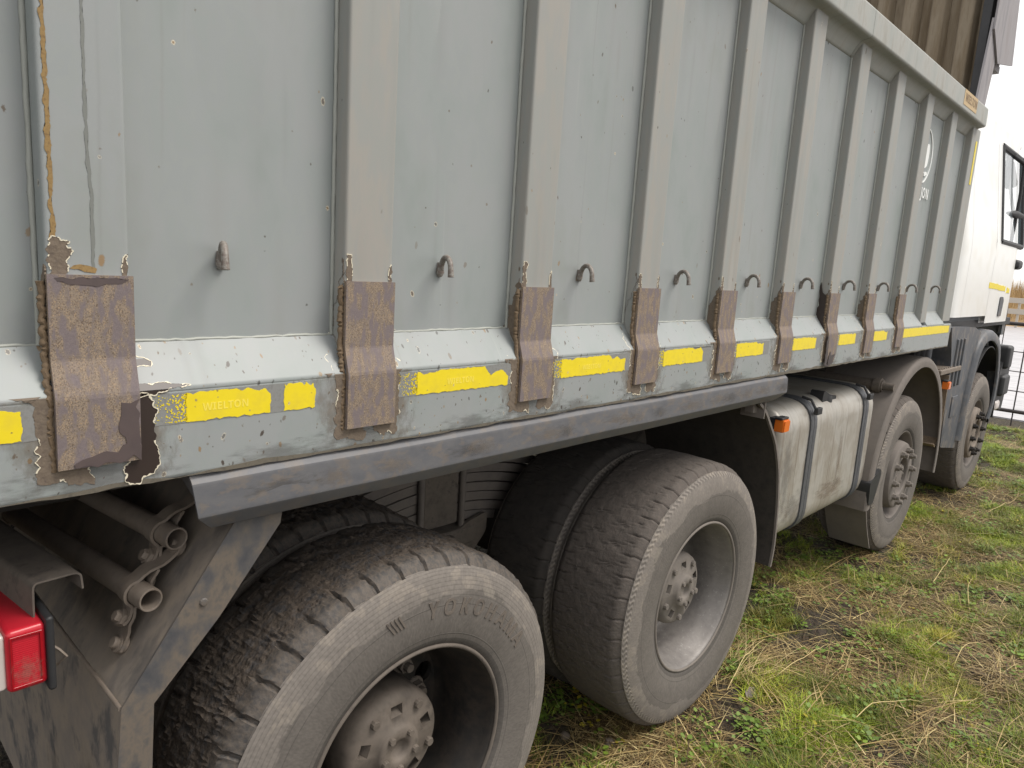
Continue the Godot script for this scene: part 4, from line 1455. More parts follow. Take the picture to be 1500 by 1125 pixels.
# ------------------------------------------------------------------ behind the rear wheels
func rear_details() -> void:
	# side channel hung under the sill
	var g := Geo.new()
	var line := pv([1.335, -0.09, 1.325, -0.012, 1.312, 0.004, 1.252, 0.006, 1.222, -0.016, 1.216, -0.05])
	var rl := rounded(line, 0.005, 2, false)
	var prof := sheet(rl, 0.004)
	# ends cut at a slant: many slices
	var rings := []
	for i in 61:
		var t := i / 60.0
		var ring := PackedVector3Array()
		for p in prof:
			var xl := -0.53 + clampf((1.25 - p.x) / 0.034, 0, 1) * 0.036 + clampf((1.31 - p.x), 0, 0.06) * 0.15
			var xr := 1.862 - clampf((1.25 - p.x) / 0.034, 0, 1) * 0.07 - clampf(p.x - 1.30, 0, 1) * 0.5
			var dent := 0.0
			if t > 0.03 and t < 0.97: dent = 0.0025 * sin(t * 23.0) * sin(t * 7.0 + 1.0) + (rng.randf_range(-0.0012, 0.0012) if p.x < 1.23 else 0.0)
			ring.append(Vector3(lerpf(xl, xr, t), p.x + dent * 0.6, p.y + dent))
		ring.reverse()
		rings.append(ring)
	g.skin(rings, true)
	var ch := put("side_channel", g.mesh(18), mats.flap, truck)
	for i in 16:
		var x := -0.45 + i * 0.145 + rng.randf_range(-0.05, 0.05)
		var hm := face_halo(Vector3(x, 1.255, 0.0095), Vector3(rng.randf_range(0.08, 0.22), 0, 0), Vector3(0, 0.05, 0), mats.halo_dust if i % 3 else mats.halo_dark, ch)
		hm.position = -(ch.position + truck.position)
	# mudguard behind the rear wheel: sloping sheet, upright sheet and a side lip
	var mg := holder("rear_mudguard", Vector3(-0.62, 0.9, -0.35), truck)
	var base := -(mg.position + truck.position)
	g = Geo.new()
	var lp := rounded(pv([-0.40, 1.272, -0.638, 0.928, -0.650, 0.80, -0.652, 0.36]), 0.016, 4, false)
	g.extrude(sheet(lp, 0.005), F_XY, -0.98, -0.03)
	var m := put("guard_sheet", g.mesh(30), mats.guard, mg)
	m.position = base
	g = Geo.new()
	g.extrude(pv([-0.405, 1.27, -0.640, 0.930, -0.651, 0.80, -0.653, 0.36, -0.597, 0.36, -0.594, 0.79, -0.588, 0.918, -0.472, 1.041, -0.352, 1.195, -0.34, 1.27]), F_XY, -0.0325, -0.0275)
	m = put("guard_lip", g.mesh(30), mats.guard_lip, mg)
	m.position = base
	g = Geo.new()
	for q in [Vector3(-0.50, 1.08, -0.0265), Vector3(-0.618, 0.6, -0.0265)]:
		g.lathe(PackedVector2Array([Vector2(0, 0.004), Vector2(0.006, 0.003), Vector2(0.008, 0.0)]), 10, q)
	m = put("rivets", g.mesh(30), mats.guard_lip, mg)
	m.position = base
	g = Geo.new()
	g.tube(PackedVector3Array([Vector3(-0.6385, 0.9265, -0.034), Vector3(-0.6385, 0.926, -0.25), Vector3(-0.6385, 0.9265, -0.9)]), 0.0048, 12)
	m = put("dust_highlight_ridge", g.mesh(60), mats.steel, mg)  # tan dust line on the fold, also put in as its highlight
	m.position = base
	for q in [[-0.60, 0.975, -0.10, 0.2], [-0.50, 1.12, -0.20, 0.3]]:
		m = face_halo(Vector3(q[0] - 0.05 - 0.004, q[1] - 0.07 + 0.003, q[2] - q[3]), Vector3(0, 0, q[3] * 1.3), Vector3(0.114, 0.165, 0), mats.halo_dust, mg)
		m.position = base
	for q in [[0.74, 0.30, -0.16], [0.60, 0.34, -0.40], [0.50, 0.4, -0.07]]:
		m = face_halo(Vector3(-0.6555, q[0] - 0.3, q[2] - 0.09), Vector3(0, 0, 0.16), Vector3(0, q[1] + 0.1, 0), mats.halo_dark, mg)
		m.position = base
	# pipes clamped across the slope
	var sd := Vector2(0.56873, 0.82252)
	var nd := Vector2(-0.82252, 0.56873)
	var o := Vector2(-0.636, 0.931)
	var ax := Vector3(-0.13, 0.0, -1.0).normalized()
	var W := func(s: float, n: float) -> Vector2: return o + sd * s + nd * n
	for pp in [[0.165, 0.036, -0.075], [0.272, 0.040, -0.105]]:
		var c: Vector2 = W.call(pp[0], pp[1])
		var e := Vector3(c.x, c.y, pp[2])
		var sup := holder("support_pipe", e, truck)
		var bs := -(sup.position + truck.position)
		g = Geo.new()
		var side := ax.cross(Vector3.UP).normalized()
		var f := Basis(side, side.cross(ax).normalized() * -1.0, -ax).orthonormalized()
		if f.determinant() < 0: f.y = -f.y
		g.lathe(PackedVector2Array([Vector2(0.0168, -0.9), Vector2(0.0168, -0.002), Vector2(0.018, 0.0), Vector2(0.0205, 0.0), Vector2(0.0215, -0.002), Vector2(0.0215, -0.9)]), 32, e, f)
		m = put("pipe", g.mesh(40), mats.steel, sup)
		m.position = bs
		# clamp: an upper and a lower strap, with ears
		var R := 0.024
		var cs: float = pp[0]
		var cn: float = pp[1]
		for zc in [0.055, 0.62]:
			var up := PackedVector2Array()
			for q in [[0.105, -0.022], [0.085, -0.022], [0.06, -0.012], [0.042, 0.006]]: up.append(W.call(cs + q[0], cn + q[1]))
			for i in 9:
				var t := deg_to_rad(lerpf(35, 185, i / 8.0))
				up.append(W.call(cs + R * cos(t), cn + R * sin(t)))
			for q in [[-0.036, -0.008], [-0.05, -0.010], [-0.058, -0.006]]: up.append(W.call(cs + q[0], cn + q[1]))
			var dn := PackedVector2Array()
			for q in [[0.05, -0.008]]: dn.append(W.call(cs + q[0], cn + q[1]))
			for i in 7:
				var t := deg_to_rad(lerpf(-20, -165, i / 6.0))
				dn.append(W.call(cs + R * cos(t), cn + R * sin(t)))
			for q in [[-0.040, -0.017], [-0.056, -0.017], [-0.066, -0.024], [-0.085, -0.028], [-0.102, -0.030]]: dn.append(W.call(cs + q[0], cn + q[1]))
			var fc := Transform3D(Basis(Vector3(1, 0, 0), Vector3(0, 1, 0), Vector3(0, 0, 1)), Vector3(ax.x * zc, 0, ax.z * zc + pp[2]))
			g = Geo.new()
			g.extrude(sheet(rounded(up, 0.01, 2, false), 0.005), fc, -0.018, 0.018)
			g.extrude(sheet(rounded(dn, 0.01, 2, false), 0.005), fc, -0.018, 0.018)
			m = put("pipe_clamp", g.mesh(40), mats.steel, sup)
			m.position = bs
			var nb := Basis(Vector3(sd.x, sd.y, 0), Vector3(0, 0, -1), Vector3(nd.x, nd.y, 0))
			for q in [[0.095, -0.02], [-0.05, -0.002], [-0.094, -0.026]]:
				var b: Vector2 = W.call(cs + q[0], cn + q[1])
				var at := Vector3(b.x + ax.x * zc, b.y, pp[2] + ax.z * zc)
				g = Geo.new()
				g.lathe(PackedVector2Array([Vector2(0, 0.012), Vector2(0.009, 0.012), Vector2(0.011, 0.009), Vector2(0.011, 0.003), Vector2(0.016, 0.002), Vector2(0.016, -0.012)]), 6 if q[0] > -0.08 and q[0] < 0 else 16, at, nb)
				m = put("clamp_bolt", g.mesh(30), mats.steel, sup)
				m.position = bs
	# channel that carries the rear lamp
	g = Geo.new()
	var fl := Transform3D(Basis(Vector3(1, 0, 0), Vector3(0, 1, 0), -ax), Vector3(-0.745, 1.135, -0.09))
	g.extrude(sheet(rounded(pv([-0.07, -0.10, -0.068, 0.022, -0.064, 0.028, -0.008, 0.03, 0.0, 0.026, 0.002, 0.0]), 0.006, 2, false), 0.003), Transform3D(fl.basis, fl.origin + Vector3(0.07, 0, 0)), -1.0, 0.0)
	put("lamp_channel", g.mesh(30), mats.dust_dark, truck)
	g = Geo.new()
	g.box(Vector3(-0.98, 1.10, -2.4), Vector3(-0.90, 1.31, -0.36), 0.01)
	g.box(Vector3(-0.99, 1.20, -2.4), Vector3(-0.60, 1.21, -0.36))
	put("added_light_blocker", g.mesh(), mats.under, truck)  # added dark box, blocks light from behind so the pipes fade into black
	# rear lamp cluster
	var la := holder("rear_lamp", Vector3(-0.77, 1.08, -0.2), truck)
	bs_lamp(la)
	la.position.y -= 0.018

func bs_lamp(la: Node3D) -> void:
	var base := -(la.position + truck.position)
	var g := Geo.new()
	g.box(Vector3(-0.789, 1.02, -0.44), Vector3(-0.733, 1.125, -0.062), 0.009)
	var m := put("red_lens", g.mesh(40), mats.red, la)
	m.position = base
	g = Geo.new()
	g.box(Vector3(-0.736, 1.008, -0.45), Vector3(-0.724, 1.135, -0.055), 0.005)
	m = put("lamp_housing", g.mesh(40), mats.black, la)
	m.position = base
	g = Geo.new()
	# lens rim, rings and fluting on the side window
	for q in [[-0.784, 1.028, -0.74, 1.032], [-0.784, 1.112, -0.74, 1.116], [-0.784, 1.03, -0.781, 1.114], [-0.744, 1.03, -0.74, 1.114]]:
		g.box(Vector3(q[0], q[1], -0.063), Vector3(q[2], q[3], -0.0585), 0.001)
	m = put("lens_rim", g.mesh(30), mats.red_deep, la)
	m.position = base
	g = Geo.new()
	for i in 22:
		var y := 1.036 + i * 0.0034
		g.box(Vector3(-0.780, y, -0.0625), Vector3(-0.747, y + 0.0016, -0.0614))
	m = put("lens_flutes", g.mesh(30), mats.red, la)
	m.position = base
	m.set_meta("kind", "stuff")
	m = face_halo(Vector3(-0.79, 1.02, -0.0578), Vector3(0.056, 0, 0), Vector3(0, 0.07, 0), mats.halo_dust, la)
	m.position = base
	g = Geo.new()
	g.box(Vector3(-0.815, 1.026, -0.42), Vector3(-0.788, 1.118, -0.068), 0.006)
	m = put("clear_lens", g.mesh(30), mats.clear, la)
	m.position = base
	g = Geo.new()
	g.tube(PackedVector3Array([Vector3(-0.73, 1.075, -0.1), Vector3(-0.715, 1.065, -0.075), Vector3(-0.705, 1.05, -0.075), Vector3(-0.715, 1.035, -0.085), Vector3(-0.73, 1.03, -0.1)]), 0.0025, 6)
	m = put("wire_guard", g.mesh(60), mats.steel, la)
	m.position = base

# ------------------------------------------------------------------ tank, fenders, marker lamps
func middle_details() -> void:
	# flap in front of the rear axles
	var g := Geo.new()
	var line := rounded(pv([1.70, 1.215, 1.76, 1.18, 1.90, 1.03, 1.972, 0.889, 2.01, 0.72, 2.027, 0.533, 2.012, 0.44]), 0.05, 3, false)
	g.extrude(sheet(line, 0.006), F_XY, -0.70, -0.03)
	var fl := put("front_mudflap", g.mesh(40), mats.rubber, truck)
	g = Geo.new()
	g.extrude(sheet(line, 0.012), F_XY, -0.034, -0.024)
	var e := put("flap_edge", g.mesh(40), mats.dust, fl)
	e.position = -(fl.position + truck.position)
	g = Geo.new()
	g.box(Vector3(1.70, 1.17, -0.09), Vector3(1.76, 1.26, -0.05), 0.004)
	g.box(Vector3(1.735, 1.15, -0.12), Vector3(1.742, 1.30, -0.02))
	put("flap_bracket", g.mesh(), mats.dust, truck)
	# wheel chock block under the flap
	# fuel tank
	var tk := holder("fuel_tank", Vector3(2.7, 0.5, -0.4), truck)
	var base := -(tk.position + truck.position)
	var sec := func(grow: float) -> PackedVector2Array:
		return rounded(pv([0.492 - grow, -0.70, 0.492 - grow, -0.068 + grow, 1.145 + grow, -0.068 + grow, 1.145 + grow, -0.70]), 0.13, 7)
	g = Geo.new()
	var rings := []
	for q in [[2.05, -0.06], [2.056, -0.03], [2.07, -0.01], [2.09, 0.0], [3.26, 0.0], [3.285, -0.008], [3.305, -0.025], [3.315, -0.05], [3.318, -0.07]]:
		var ring := PackedVector3Array()
		for p in sec.call(q[1]): ring.append(Vector3(q[0], p.x, p.y))
		rings.append(ring)
	if true:
		var test: PackedVector3Array = rings[0]
		var nrm := (test[10] - test[0]).cross(test[20] - test[0])
		if nrm.x < 0.0:
			for r in rings: r.reverse()
	g.skin(rings, true)
	var m := put("tank_shell", g.mesh(40), mats.alu, tk)
	m.position = base
	for x in [2.40, 3.13]:
		g = Geo.new()
		var a: PackedVector2Array = sec.call(0.001)
		var b: PackedVector2Array = sec.call(0.007)
		for dx in [-0.034, 0.004]:
			for i in a.size():
				var j := (i + 1) % a.size()
				var x0: float = x + dx
				var x1: float = x + dx + 0.034
				var bend := func(p: Vector2) -> float: return 0.0
				var quadp := PackedVector2Array([a[i], a[j], b[j], b[i]])
				g.extrude(quadp, F_YZ, x0, x1, true)
		m = put("tank_strap", g.mesh(40), mats.strap, tk)
		m.position = base
		g = Geo.new()
		g.tube(PackedVector3Array([Vector3(x - 0.012, 1.158, -0.13), Vector3(x - 0.012, 1.15, -0.085), Vector3(x - 0.012, 1.10, -0.052)]), 0.007, 8)
		g.box(Vector3(x - 0.028, 1.085, -0.062), Vector3(x + 0.03, 1.118, -0.042), 0.004)
		m = put("strap_buckle", g.mesh(40), mats.black, tk)
		m.position = base
	g = Geo.new()
	g.extrude(rounded(pv([2.58, 1.10, 2.59, 1.165, 2.61, 1.17, 2.67, 1.148, 2.77, 1.132, 2.77, 1.10]), 0.012, 3), F_XY, -0.17, -0.105)
	g.lathe(PackedVector2Array([Vector2(0, 0.022), Vector2(0.05, 0.018), Vector2(0.055, 0.0), Vector2(0.055, -0.02)]), 24, Vector3(2.68, 1.122, -0.15), Basis(Vector3(1, 0, 0), Vector3(0, 0, -1), Vector3(0, 1, 0)))
	m = put("filler_cap", g.mesh(40), mats.black, tk)
	m.position = base
	for q in [[2.04, 0.60, 0.22, 0.5], [2.06, 0.55, 0.4, 0.2], [2.78, 0.60, 0.08, 0.42], [2.5, 0.58, 0.5, 0.14]]:
		m = face_halo(Vector3(q[0], q[1], -0.0665), Vector3(q[2], 0, 0), Vector3(0, q[3], 0), mats.halo_dark if q[0] < 2.1 else mats.halo, tk)
		m.position = base
	for x in [2.3, 3.1]:
		g = Geo.new()
		g.extrude(rounded(pv([1.0, -0.72, 0.47, -0.72, 0.462, -0.35, 0.44, -0.30, 0.485, -0.28, 0.487, -0.69, 1.0, -0.70]), 0.01, 2), F_YZ, x, x + 0.09)
		m = put("tank_bracket", g.mesh(), mats.dust_dark, tk)
		m.position = base
	marker(Vector3(2.0, 1.085, -0.045), "marker_lamp")
	marker(Vector3(4.70, 1.035, -0.03), "marker_lamp")
	# fender over the second steered axle
	var fe := holder("steer_fender", Vector3(3.968, 1.2, -0.2), truck)
	base = -(fe.position + truck.position)
	var arc := PackedVector2Array()
	for i in 33:
		var t := deg_to_rad(lerpf(186, -8, i / 32.0))
		var R := 0.745 if i > 2 else 0.74
		arc.append(Vector2(3.99 + R * cos(t) * 1.0, 0.505 + (R + 0.02) * sin(t)))
	g = Geo.new()
	g.extrude(sheet(arc, 0.006), F_XY, -0.42, -0.032)
	m = put("fender_shell", g.mesh(40), mats.dust, fe)
	m.position = base
	# turned-down lip with a rounded shoulder
	g = Geo.new()
	var nst := arc.size()
	for i in nst - 1:
		for s in 5:
			var f := func(k: int, q: int) -> Vector3:
				var c := Vector2(3.99, 0.505)
				var d: Vector2 = (arc[k] - c)
				var l := d.length()
				var pr: Array = [[0.003, -0.06], [0.002, -0.035], [-0.008, -0.022], [-0.03, -0.018], [-0.058, -0.020], [-0.060, -0.026]][q]
				var w: Vector2 = c + d / l * (l + pr[0])
				return Vector3(w.x, w.y, pr[1])
			# arc runs clockwise seen from outside
			g.quad(f.call(i, s), f.call(i + 1, s), f.call(i + 1, s + 1), f.call(i, s + 1))
	m = put("fender_lip", g.mesh(50), mats.dust, fe)
	m.position = base
	g = Geo.new()
	g.extrude(rounded(pv([3.24, 0.60, 3.26, 0.46, 3.34, 0.46, 3.42, 0.62, 3.40, 0.66, 3.30, 0.62]), 0.02, 2), F_XY, -0.09, -0.015)
	m = put("fender_end", g.mesh(40), mats.black, fe)
	m.position = base
	g = Geo.new()
	g.extrude(sheet(rounded(pv([3.30, 0.56, 3.40, 0.42, 3.49, 0.25, 3.60, 0.10]), 0.06, 3, false), 0.008), F_XY, -0.31, -0.066)
	m = put("rubber_flap", g.mesh(40), mats.dust, fe)
	m.position = base
	# fender stay: a tube across with a clamp
	g = Geo.new()
	g.tube(PackedVector3Array([Vector3(3.50, 1.12, -0.95), Vector3(3.50, 1.12, -0.10)]), 0.035, 16)
	g.tube(PackedVector3Array([Vector3(3.50, 1.12, -0.10), Vector3(3.50, 1.12, -0.04)]), 0.022, 14)
	m = put("stay_tube", g.mesh(50), mats.dust_dark, fe)
	m.position = base
	g = Geo.new()
	g.lathe(PackedVector2Array([Vector2(0.034, 0.02), Vector2(0.044, 0.02), Vector2(0.044, -0.02), Vector2(0.034, -0.02)]), 20, Vector3(3.50, 1.12, -0.13))
	g.box(Vector3(3.49, 1.05, -0.15), Vector3(3.53, 1.085, -0.11), 0.004)
	g.box(Vector3(3.53, 1.10, -0.16), Vector3(3.60, 1.115, -0.10), 0.003)
	m = put("stay_clamp", g.mesh(40), mats.dust_dark, fe)
	m.position = base
	# front end of the fender and its bracket
	g = Geo.new()
	var pl := rounded(pv([4.74, 1.10, 4.76, 0.85, 4.74, 0.66, 4.66, 0.59, 4.62, 0.62]), 0.05, 3, false)
	g.extrude(sheet(pl, 0.01), F_XY, -0.30, -0.035)
	m = put("fender_bracket", g.mesh(40), mats.brown_bracket, fe)
	m.position = base
	# boxes and step behind the cab
	var st := holder("access_step", Vector3(4.8, 1.13, -0.3), truck)
	base = -(st.position + truck.position)
	g = Geo.new()
	g.box(Vector3(4.50, 1.115, -0.55), Vector3(5.06, 1.15, -0.035), 0.006)
	m = put("step_frame", g.mesh(), mats.steel, st)
	m.position = base
	for i in 9:
		g = Geo.new()
		g.box(Vector3(4.53 + i * 0.058, 1.15, -0.53), Vector3(4.555 + i * 0.058, 1.158, -0.05), 0.002)
		m = put("tread_bar", g.mesh(), mats.steel, st)
		m.position = base
	# exhaust and tanks filling the gap between body and cab
	g = Geo.new()
	g.tube(PackedVector3Array([Vector3(4.9, 0.95, -0.9), Vector3(4.9, 0.95, -0.28)]), 0.14, 20)
	put("air_tank", g.mesh(50), mats.dust_dark, truck)
	g = Geo.new()
	for i in 3:
		g.tube(PackedVector3Array([Vector3(4.62 + i * 0.07, 1.16, -0.16 - i * 0.05), Vector3(4.62 + i * 0.07, 1.55, -0.16 - i * 0.05)]), 0.022, 10)
	put("air_hose", g.mesh(50), mats.strap, truck)

func marker(at: Vector3, called: String) -> void:
	var h := holder(called, at, truck)
	var g := Geo.new()
	g.extrude(rounded(pv([-0.034, -0.028, 0.026, -0.028, 0.03, 0.026, -0.03, 0.026]), 0.006, 3), F_XY, -0.025, 0.012)
	g.extrude(rounded(pv([-0.03, -0.024, 0.022, -0.024, 0.026, 0.022, -0.026, 0.022]), 0.006, 3), F_XY, 0.012, 0.018)
	var m := put("amber_lens", g.mesh(30), mats.amber, h)
	tag(m, "orange marker lens")
	g = Geo.new()
	g.box(Vector3(-0.036, 0.026, -0.026), Vector3(0.032, 0.036, 0.008), 0.003)
	g.box(Vector3(-0.03, -0.02, -0.05), Vector3(0.028, 0.03, -0.0255))
	put("lamp_base", g.mesh(30), mats.black, h)

# ------------------------------------------------------------------ cab
func cab() -> void:
	var cb := holder("cab", Vector3(5.9, 1.5, -1.27), truck)
	var base := -(cb.position + truck.position)
	var zo := func(y: float) -> float: return -0.085 - clampf((y - 2.05) / 0.9, 0.0, 1.0) * 0.12
	var zfar := -2.54
	var m: MeshInstance3D
	for side in 2:
		# lower and upper side, leaving the window open
		var face := func(poly: PackedVector2Array) -> Geo:
			var g := Geo.new()
			var ix := Geometry2D.triangulate_polygon(poly)
			for k in range(0, ix.size(), 3):
				var a := poly[ix[k]]
				var b := poly[ix[k + 1]]
				var d := poly[ix[k + 2]]
				if (b - a).cross(d - a) > 0.0:
					var t := b
					b = d
					d = t
				var P := func(p: Vector2, dep: float) -> Vector3:
					# the front and rear corners are rounded in plan
					var ins: float = 0.0
					if p.x > 6.6: ins = pow((p.x - 6.6) / 0.7, 2.0) * 0.22
					if p.x < 4.86: ins = pow((4.86 - p.x) / 0.12, 2.0) * 0.06
					var z: float = zo.call(p.y) - ins - dep
					return Vector3(p.x, p.y, z if side == 0 else zfar - z)
				for dep in [0.0, 0.04]:
					var A: Vector3 = P.call(a, dep)
					var B: Vector3 = P.call(b, dep)
					var C: Vector3 = P.call(d, dep)
					if (side == 0) == (dep == 0.0): g.tri(A, B, C)
					else: g.tri(A, C, B)
			return g
		var grid := func(x0: float, x1: float, y0: float, y1: float) -> Geo:
			var g := Geo.new()
			var nx := maxi(2, int((x1 - x0) / 0.06))
			var ny := maxi(2, int((y1 - y0) / 0.12))
			for i in nx:
				for j in ny:
					var xa := lerpf(x0, x1, float(i) / nx)
					var xb := lerpf(x0, x1, float(i + 1) / nx)
					var ya := lerpf(y0, y1, float(j) / ny)
					var yb := lerpf(y0, y1, float(j + 1) / ny)
					var q: Geo = face.call(PackedVector2Array([Vector2(xa, ya), Vector2(xb, ya), Vector2(xb, yb), Vector2(xa, yb)]))
					g.v.append_array(q.v)
					g.uv.append_array(q.uv)
					g.col.append_array(q.col)
			return g
		var g: Geo = grid.call(4.74, 5.0, 1.50, 2.98)
		m = put("corner_panel", g.mesh(30), mats.white, cb)
		m.position = base
		g = grid.call(5.004, 5.82, 1.50, 2.98)
		m = put("side_panel", g.mesh(30), mats.white, cb)
		m.position = base
		# door: below and around its window
		g = grid.call(5.825, 7.0, 1.44, 2.09)
		var g2: Geo = grid.call(5.825, 5.98, 2.09, 2.98)
		var g3: Geo = grid.call(6.9, 7.0, 2.09, 2.98)
		var g4: Geo = grid.call(5.98, 6.9, 2.86, 2.98)
		for q in [g2, g3, g4]:
			g.v.append_array(q.v); g.uv.append_array(q.uv); g.col.append_array(q.col)
		m = put("door", g.mesh(30), mats.white, cb)
		m.position = base
		# front corner below the windscreen
		g = grid.call(7.004, 7.30, 1.10, 2.05)
		m = put("front_corner", g.mesh(30), mats.white, cb)
		m.position = base
		# window rubber and glass
		var zz := func(p: Vector3) -> Vector3: return p if side == 0 else Vector3(p.x, p.y, zfar - p.z)
		g = Geo.new()
		var fr := [Vector3(5.985, 2.10, zo.call(2.10) - 0.01), Vector3(5.985, 2.85, zo.call(2.85) - 0.01), Vector3(6.89, 2.85, zo.call(2.85) - 0.01), Vector3(6.89, 2.10, zo.call(2.10) - 0.01), Vector3(5.985, 2.10, zo.call(2.10) - 0.01)]
		for i in 4: g.tube(PackedVector3Array([zz.call(fr[i]), zz.call(fr[i + 1])]), 0.024, 8)
		m = put("window_frame", g.mesh(40), mats.black, cb)
		m.position = base
		g = Geo.new()
		var A: Vector3 = zz.call(fr[0])
		var B: Vector3 = zz.call(fr[1])
		var C: Vector3 = zz.call(fr[2])
		var D: Vector3 = zz.call(fr[3])
		g.quad(A, B, C, D)
		m = put("window_pane", g.mesh(0), mats.glass, cb)
		m.position = base
	# roof, back and front
	var g := Geo.new()
	g.box(Vector3(4.80, 2.95, -2.30), Vector3(7.0, 3.02, -0.24), 0.03)
	m = put("roof", g.mesh(30), mats.white, cb)
	m.position = base
	g = Geo.new()
	g.box(Vector3(4.74, 1.46, -2.40), Vector3(4.79, 2.97, -0.14), 0.01)
	m = put("back_wall", g.mesh(30), mats.white, cb)
	m.position = base
	g = Geo.new()
	g.box(Vector3(7.26, 1.10, -2.24), Vector3(7.32, 1.95, -0.30), 0.02)
	m = put("front_panel", g.mesh(30), mats.white, cb)
	m.position = base
	g = Geo.new()
	g.quad(Vector3(7.28, 1.95, -0.32), Vector3(7.0, 2.95, -0.30), Vector3(7.0, 2.95, -2.24), Vector3(7.28, 1.95, -2.22))
	m = put("windscreen", g.mesh(0), mats.glass, cb)
	m.position = base
	g = Geo.new()
	g.box(Vector3(4.80, 1.40, -2.40), Vector3(7.25, 1.46, -0.14))
	m = put("cab_floor", g.mesh(), mats.black, cb)
	m.position = base
	# door edge lamp recess, handle and tape
	for q in [[6.27, 1.49, 6.40, 1.655, "grab_recess"], [6.98, 1.30, 7.10, 1.58, "air_vent"]]:
		g = Geo.new()
		var z: float = -0.084 if q[4] == "grab_recess" else -0.155
		g.extrude(rounded(pv([q[0], q[1], q[2], q[1], q[2] + 0.02, q[3] - 0.03, q[2] - 0.02, q[3], q[0], q[3]]), 0.02, 3), F_XY, z - 0.02, z + 0.006)
		m = put(q[4], g.mesh(30), mats.fender, cb)
		m.position = base
	g = Geo.new()
	g.extrude(ragged(pv([5.77, 1.725, 6.42, 1.70, 6.42, 1.745, 5.77, 1.768]), 0.05, 0.003, 5), F_XY, -0.087, -0.0825)
	g.extrude(ragged(pv([6.48, 1.69, 6.62, 1.685, 6.60, 1.73, 6.50, 1.735]), 0.02, 0.004, 6), F_XY, -0.087, -0.0825)
	m = put("reflective_tape", g.mesh(30), mats.tape, cb)
	m.position = base
	# mirrors on a rod ahead of the door window
	var mi := holder("mirror", Vector3(6.62, 2.3, -0.13), truck)
	var mb := -(mi.position + truck.position)
	g = Geo.new()
	g.tube(PackedVector3Array([Vector3(6.62, 2.95, -0.14), Vector3(6.60, 2.5, -0.125), Vector3(6.58, 2.05, -0.13)]), 0.014, 8)
	g.tube(PackedVector3Array([Vector3(6.45, 2.84, -0.20), Vector3(6.58, 2.79, -0.14), Vector3(6.75, 2.80, -0.10)]), 0.018, 8)
	g.tube(PackedVector3Array([Vector3(6.40, 2.36, -0.16), Vector3(6.55, 2.36, -0.13), Vector3(6.78, 2.36, -0.11)]), [0.012, 0.034, 0.02], 8)
	m = put("mirror_arm", g.mesh(50), mats.black, mi)
	m.position = mb
	for q in [[6.66, 2.62, 6.80, 2.86, -0.16, -0.06], [6.52, 1.98, 6.63, 2.06, -0.17, -0.10], [6.70, 1.90, 6.90, 1.985, -0.19, -0.06]]:
		g = Geo.new()
		g.box(Vector3(q[0], q[1], q[4]), Vector3(q[2], q[3], q[5]), 0.03)
		m = put("mirror_head", g.mesh(40), mats.black, mi)
		m.position = mb
	# front fender and steps, dark plastic
	var ff := holder("front_fender", Vector3(6.05, 1.2, -0.2), truck)
	var fb := -(ff.position + truck.position)
	var inner := rounded(pv([5.41, 0.535, 5.455, 0.94, 5.575, 1.22, 5.75, 1.30, 5.98, 1.305, 6.27, 1.225, 6.43, 0.955, 6.43, 0.73, 6.34, 0.60]), 0.12, 4, false)
	var arc := PackedVector2Array()
	for i in 25:
		var t := deg_to_rad(lerpf(175, 5, i / 24.0))
		arc.append(Vector2(6.04 + 0.62 * cos(t), 0.505 + 0.74 * sin(t)))
	g = Geo.new()
	g.extrude(sheet(arc, 0.008), F_XY, -0.45, -0.045)
	m = put("fender_shell", g.mesh(40), mats.black, ff)
	m.position = fb
	g = Geo.new()
	for i in inner.size() - 1:
		for s in 5:
			var f := func(k: int, q: int) -> Vector3:
				var d := (inner[mini(k + 1, inner.size() - 1)] - inner[maxi(k - 1, 0)]).normalized()
				var nn := Vector2(-d.y, d.x)
				var pr: Array = [[0.09, -0.12], [0.085, -0.05], [0.065, -0.026], [0.012, -0.022], [0.0, -0.028], [-0.001, -0.042]][q]
				var w: Vector2 = inner[k] + nn * pr[0]
				return Vector3(w.x, w.y, pr[1])
			g.quad(f.call(i, s), f.call(i + 1, s), f.call(i + 1, s + 1), f.call(i, s + 1))
	m = put("fender_lip", g.mesh(50), mats.fender, ff)
	m.position = fb
	g = Geo.new()
	g.extrude(rounded(pv([4.90, 0.55, 5.38, 0.475, 5.38, 0.92, 5.46, 1.22, 5.62, 1.37, 5.4, 1.42, 4.66, 1.44, 4.80, 1.2]), 0.02, 2), F_XY, -0.42, -0.052)
	m = put("rear_fairing", g.mesh(), mats.fender, ff)
	m.position = fb
	g = Geo.new()
	g.box(Vector3(5.0, 0.76, -0.056), Vector3(5.16, 0.92, -0.044), 0.006)
	m = put("fairing_hatch", g.mesh(), mats.fender, ff)
	m.position = fb
	for x in [4.88, 4.98, 5.08]:
		g = Geo.new()
		g.box(Vector3(x, 1.0, -0.06), Vector3(x + 0.03, 1.35, -0.04), 0.008)
		m = put("fairing_rib", g.mesh(), mats.fender, ff)
		m.position = fb
	g = Geo.new()
	g.extrude(rounded(pv([6.88, 0.62, 7.34, 0.56, 7.42, 0.80, 7.42, 1.08, 7.10, 1.10, 6.95, 0.95]), 0.05, 4), F_XY, -2.44, -0.10)
	m = put("bumper", g.mesh(40), mats.black, ff)
	m.position = fb
	for q in [[7.05, 0.98, 7.24, 1.20], [7.02, 0.72, 7.30, 0.92]]:
		g = Geo.new()
		g.box(Vector3(q[0], q[1], -0.24), Vector3(q[2], q[3], -0.06), 0.03)
		m = put("step_block", g.mesh(40), mats.black, ff)
		m.position = fb
	g = Geo.new()
	g.box(Vector3(6.98, 0.58, -0.2), Vector3(7.16, 0.68, -0.085), 0.03)
	m = put("fog_lamp", g.mesh(40), mats.clear, ff)
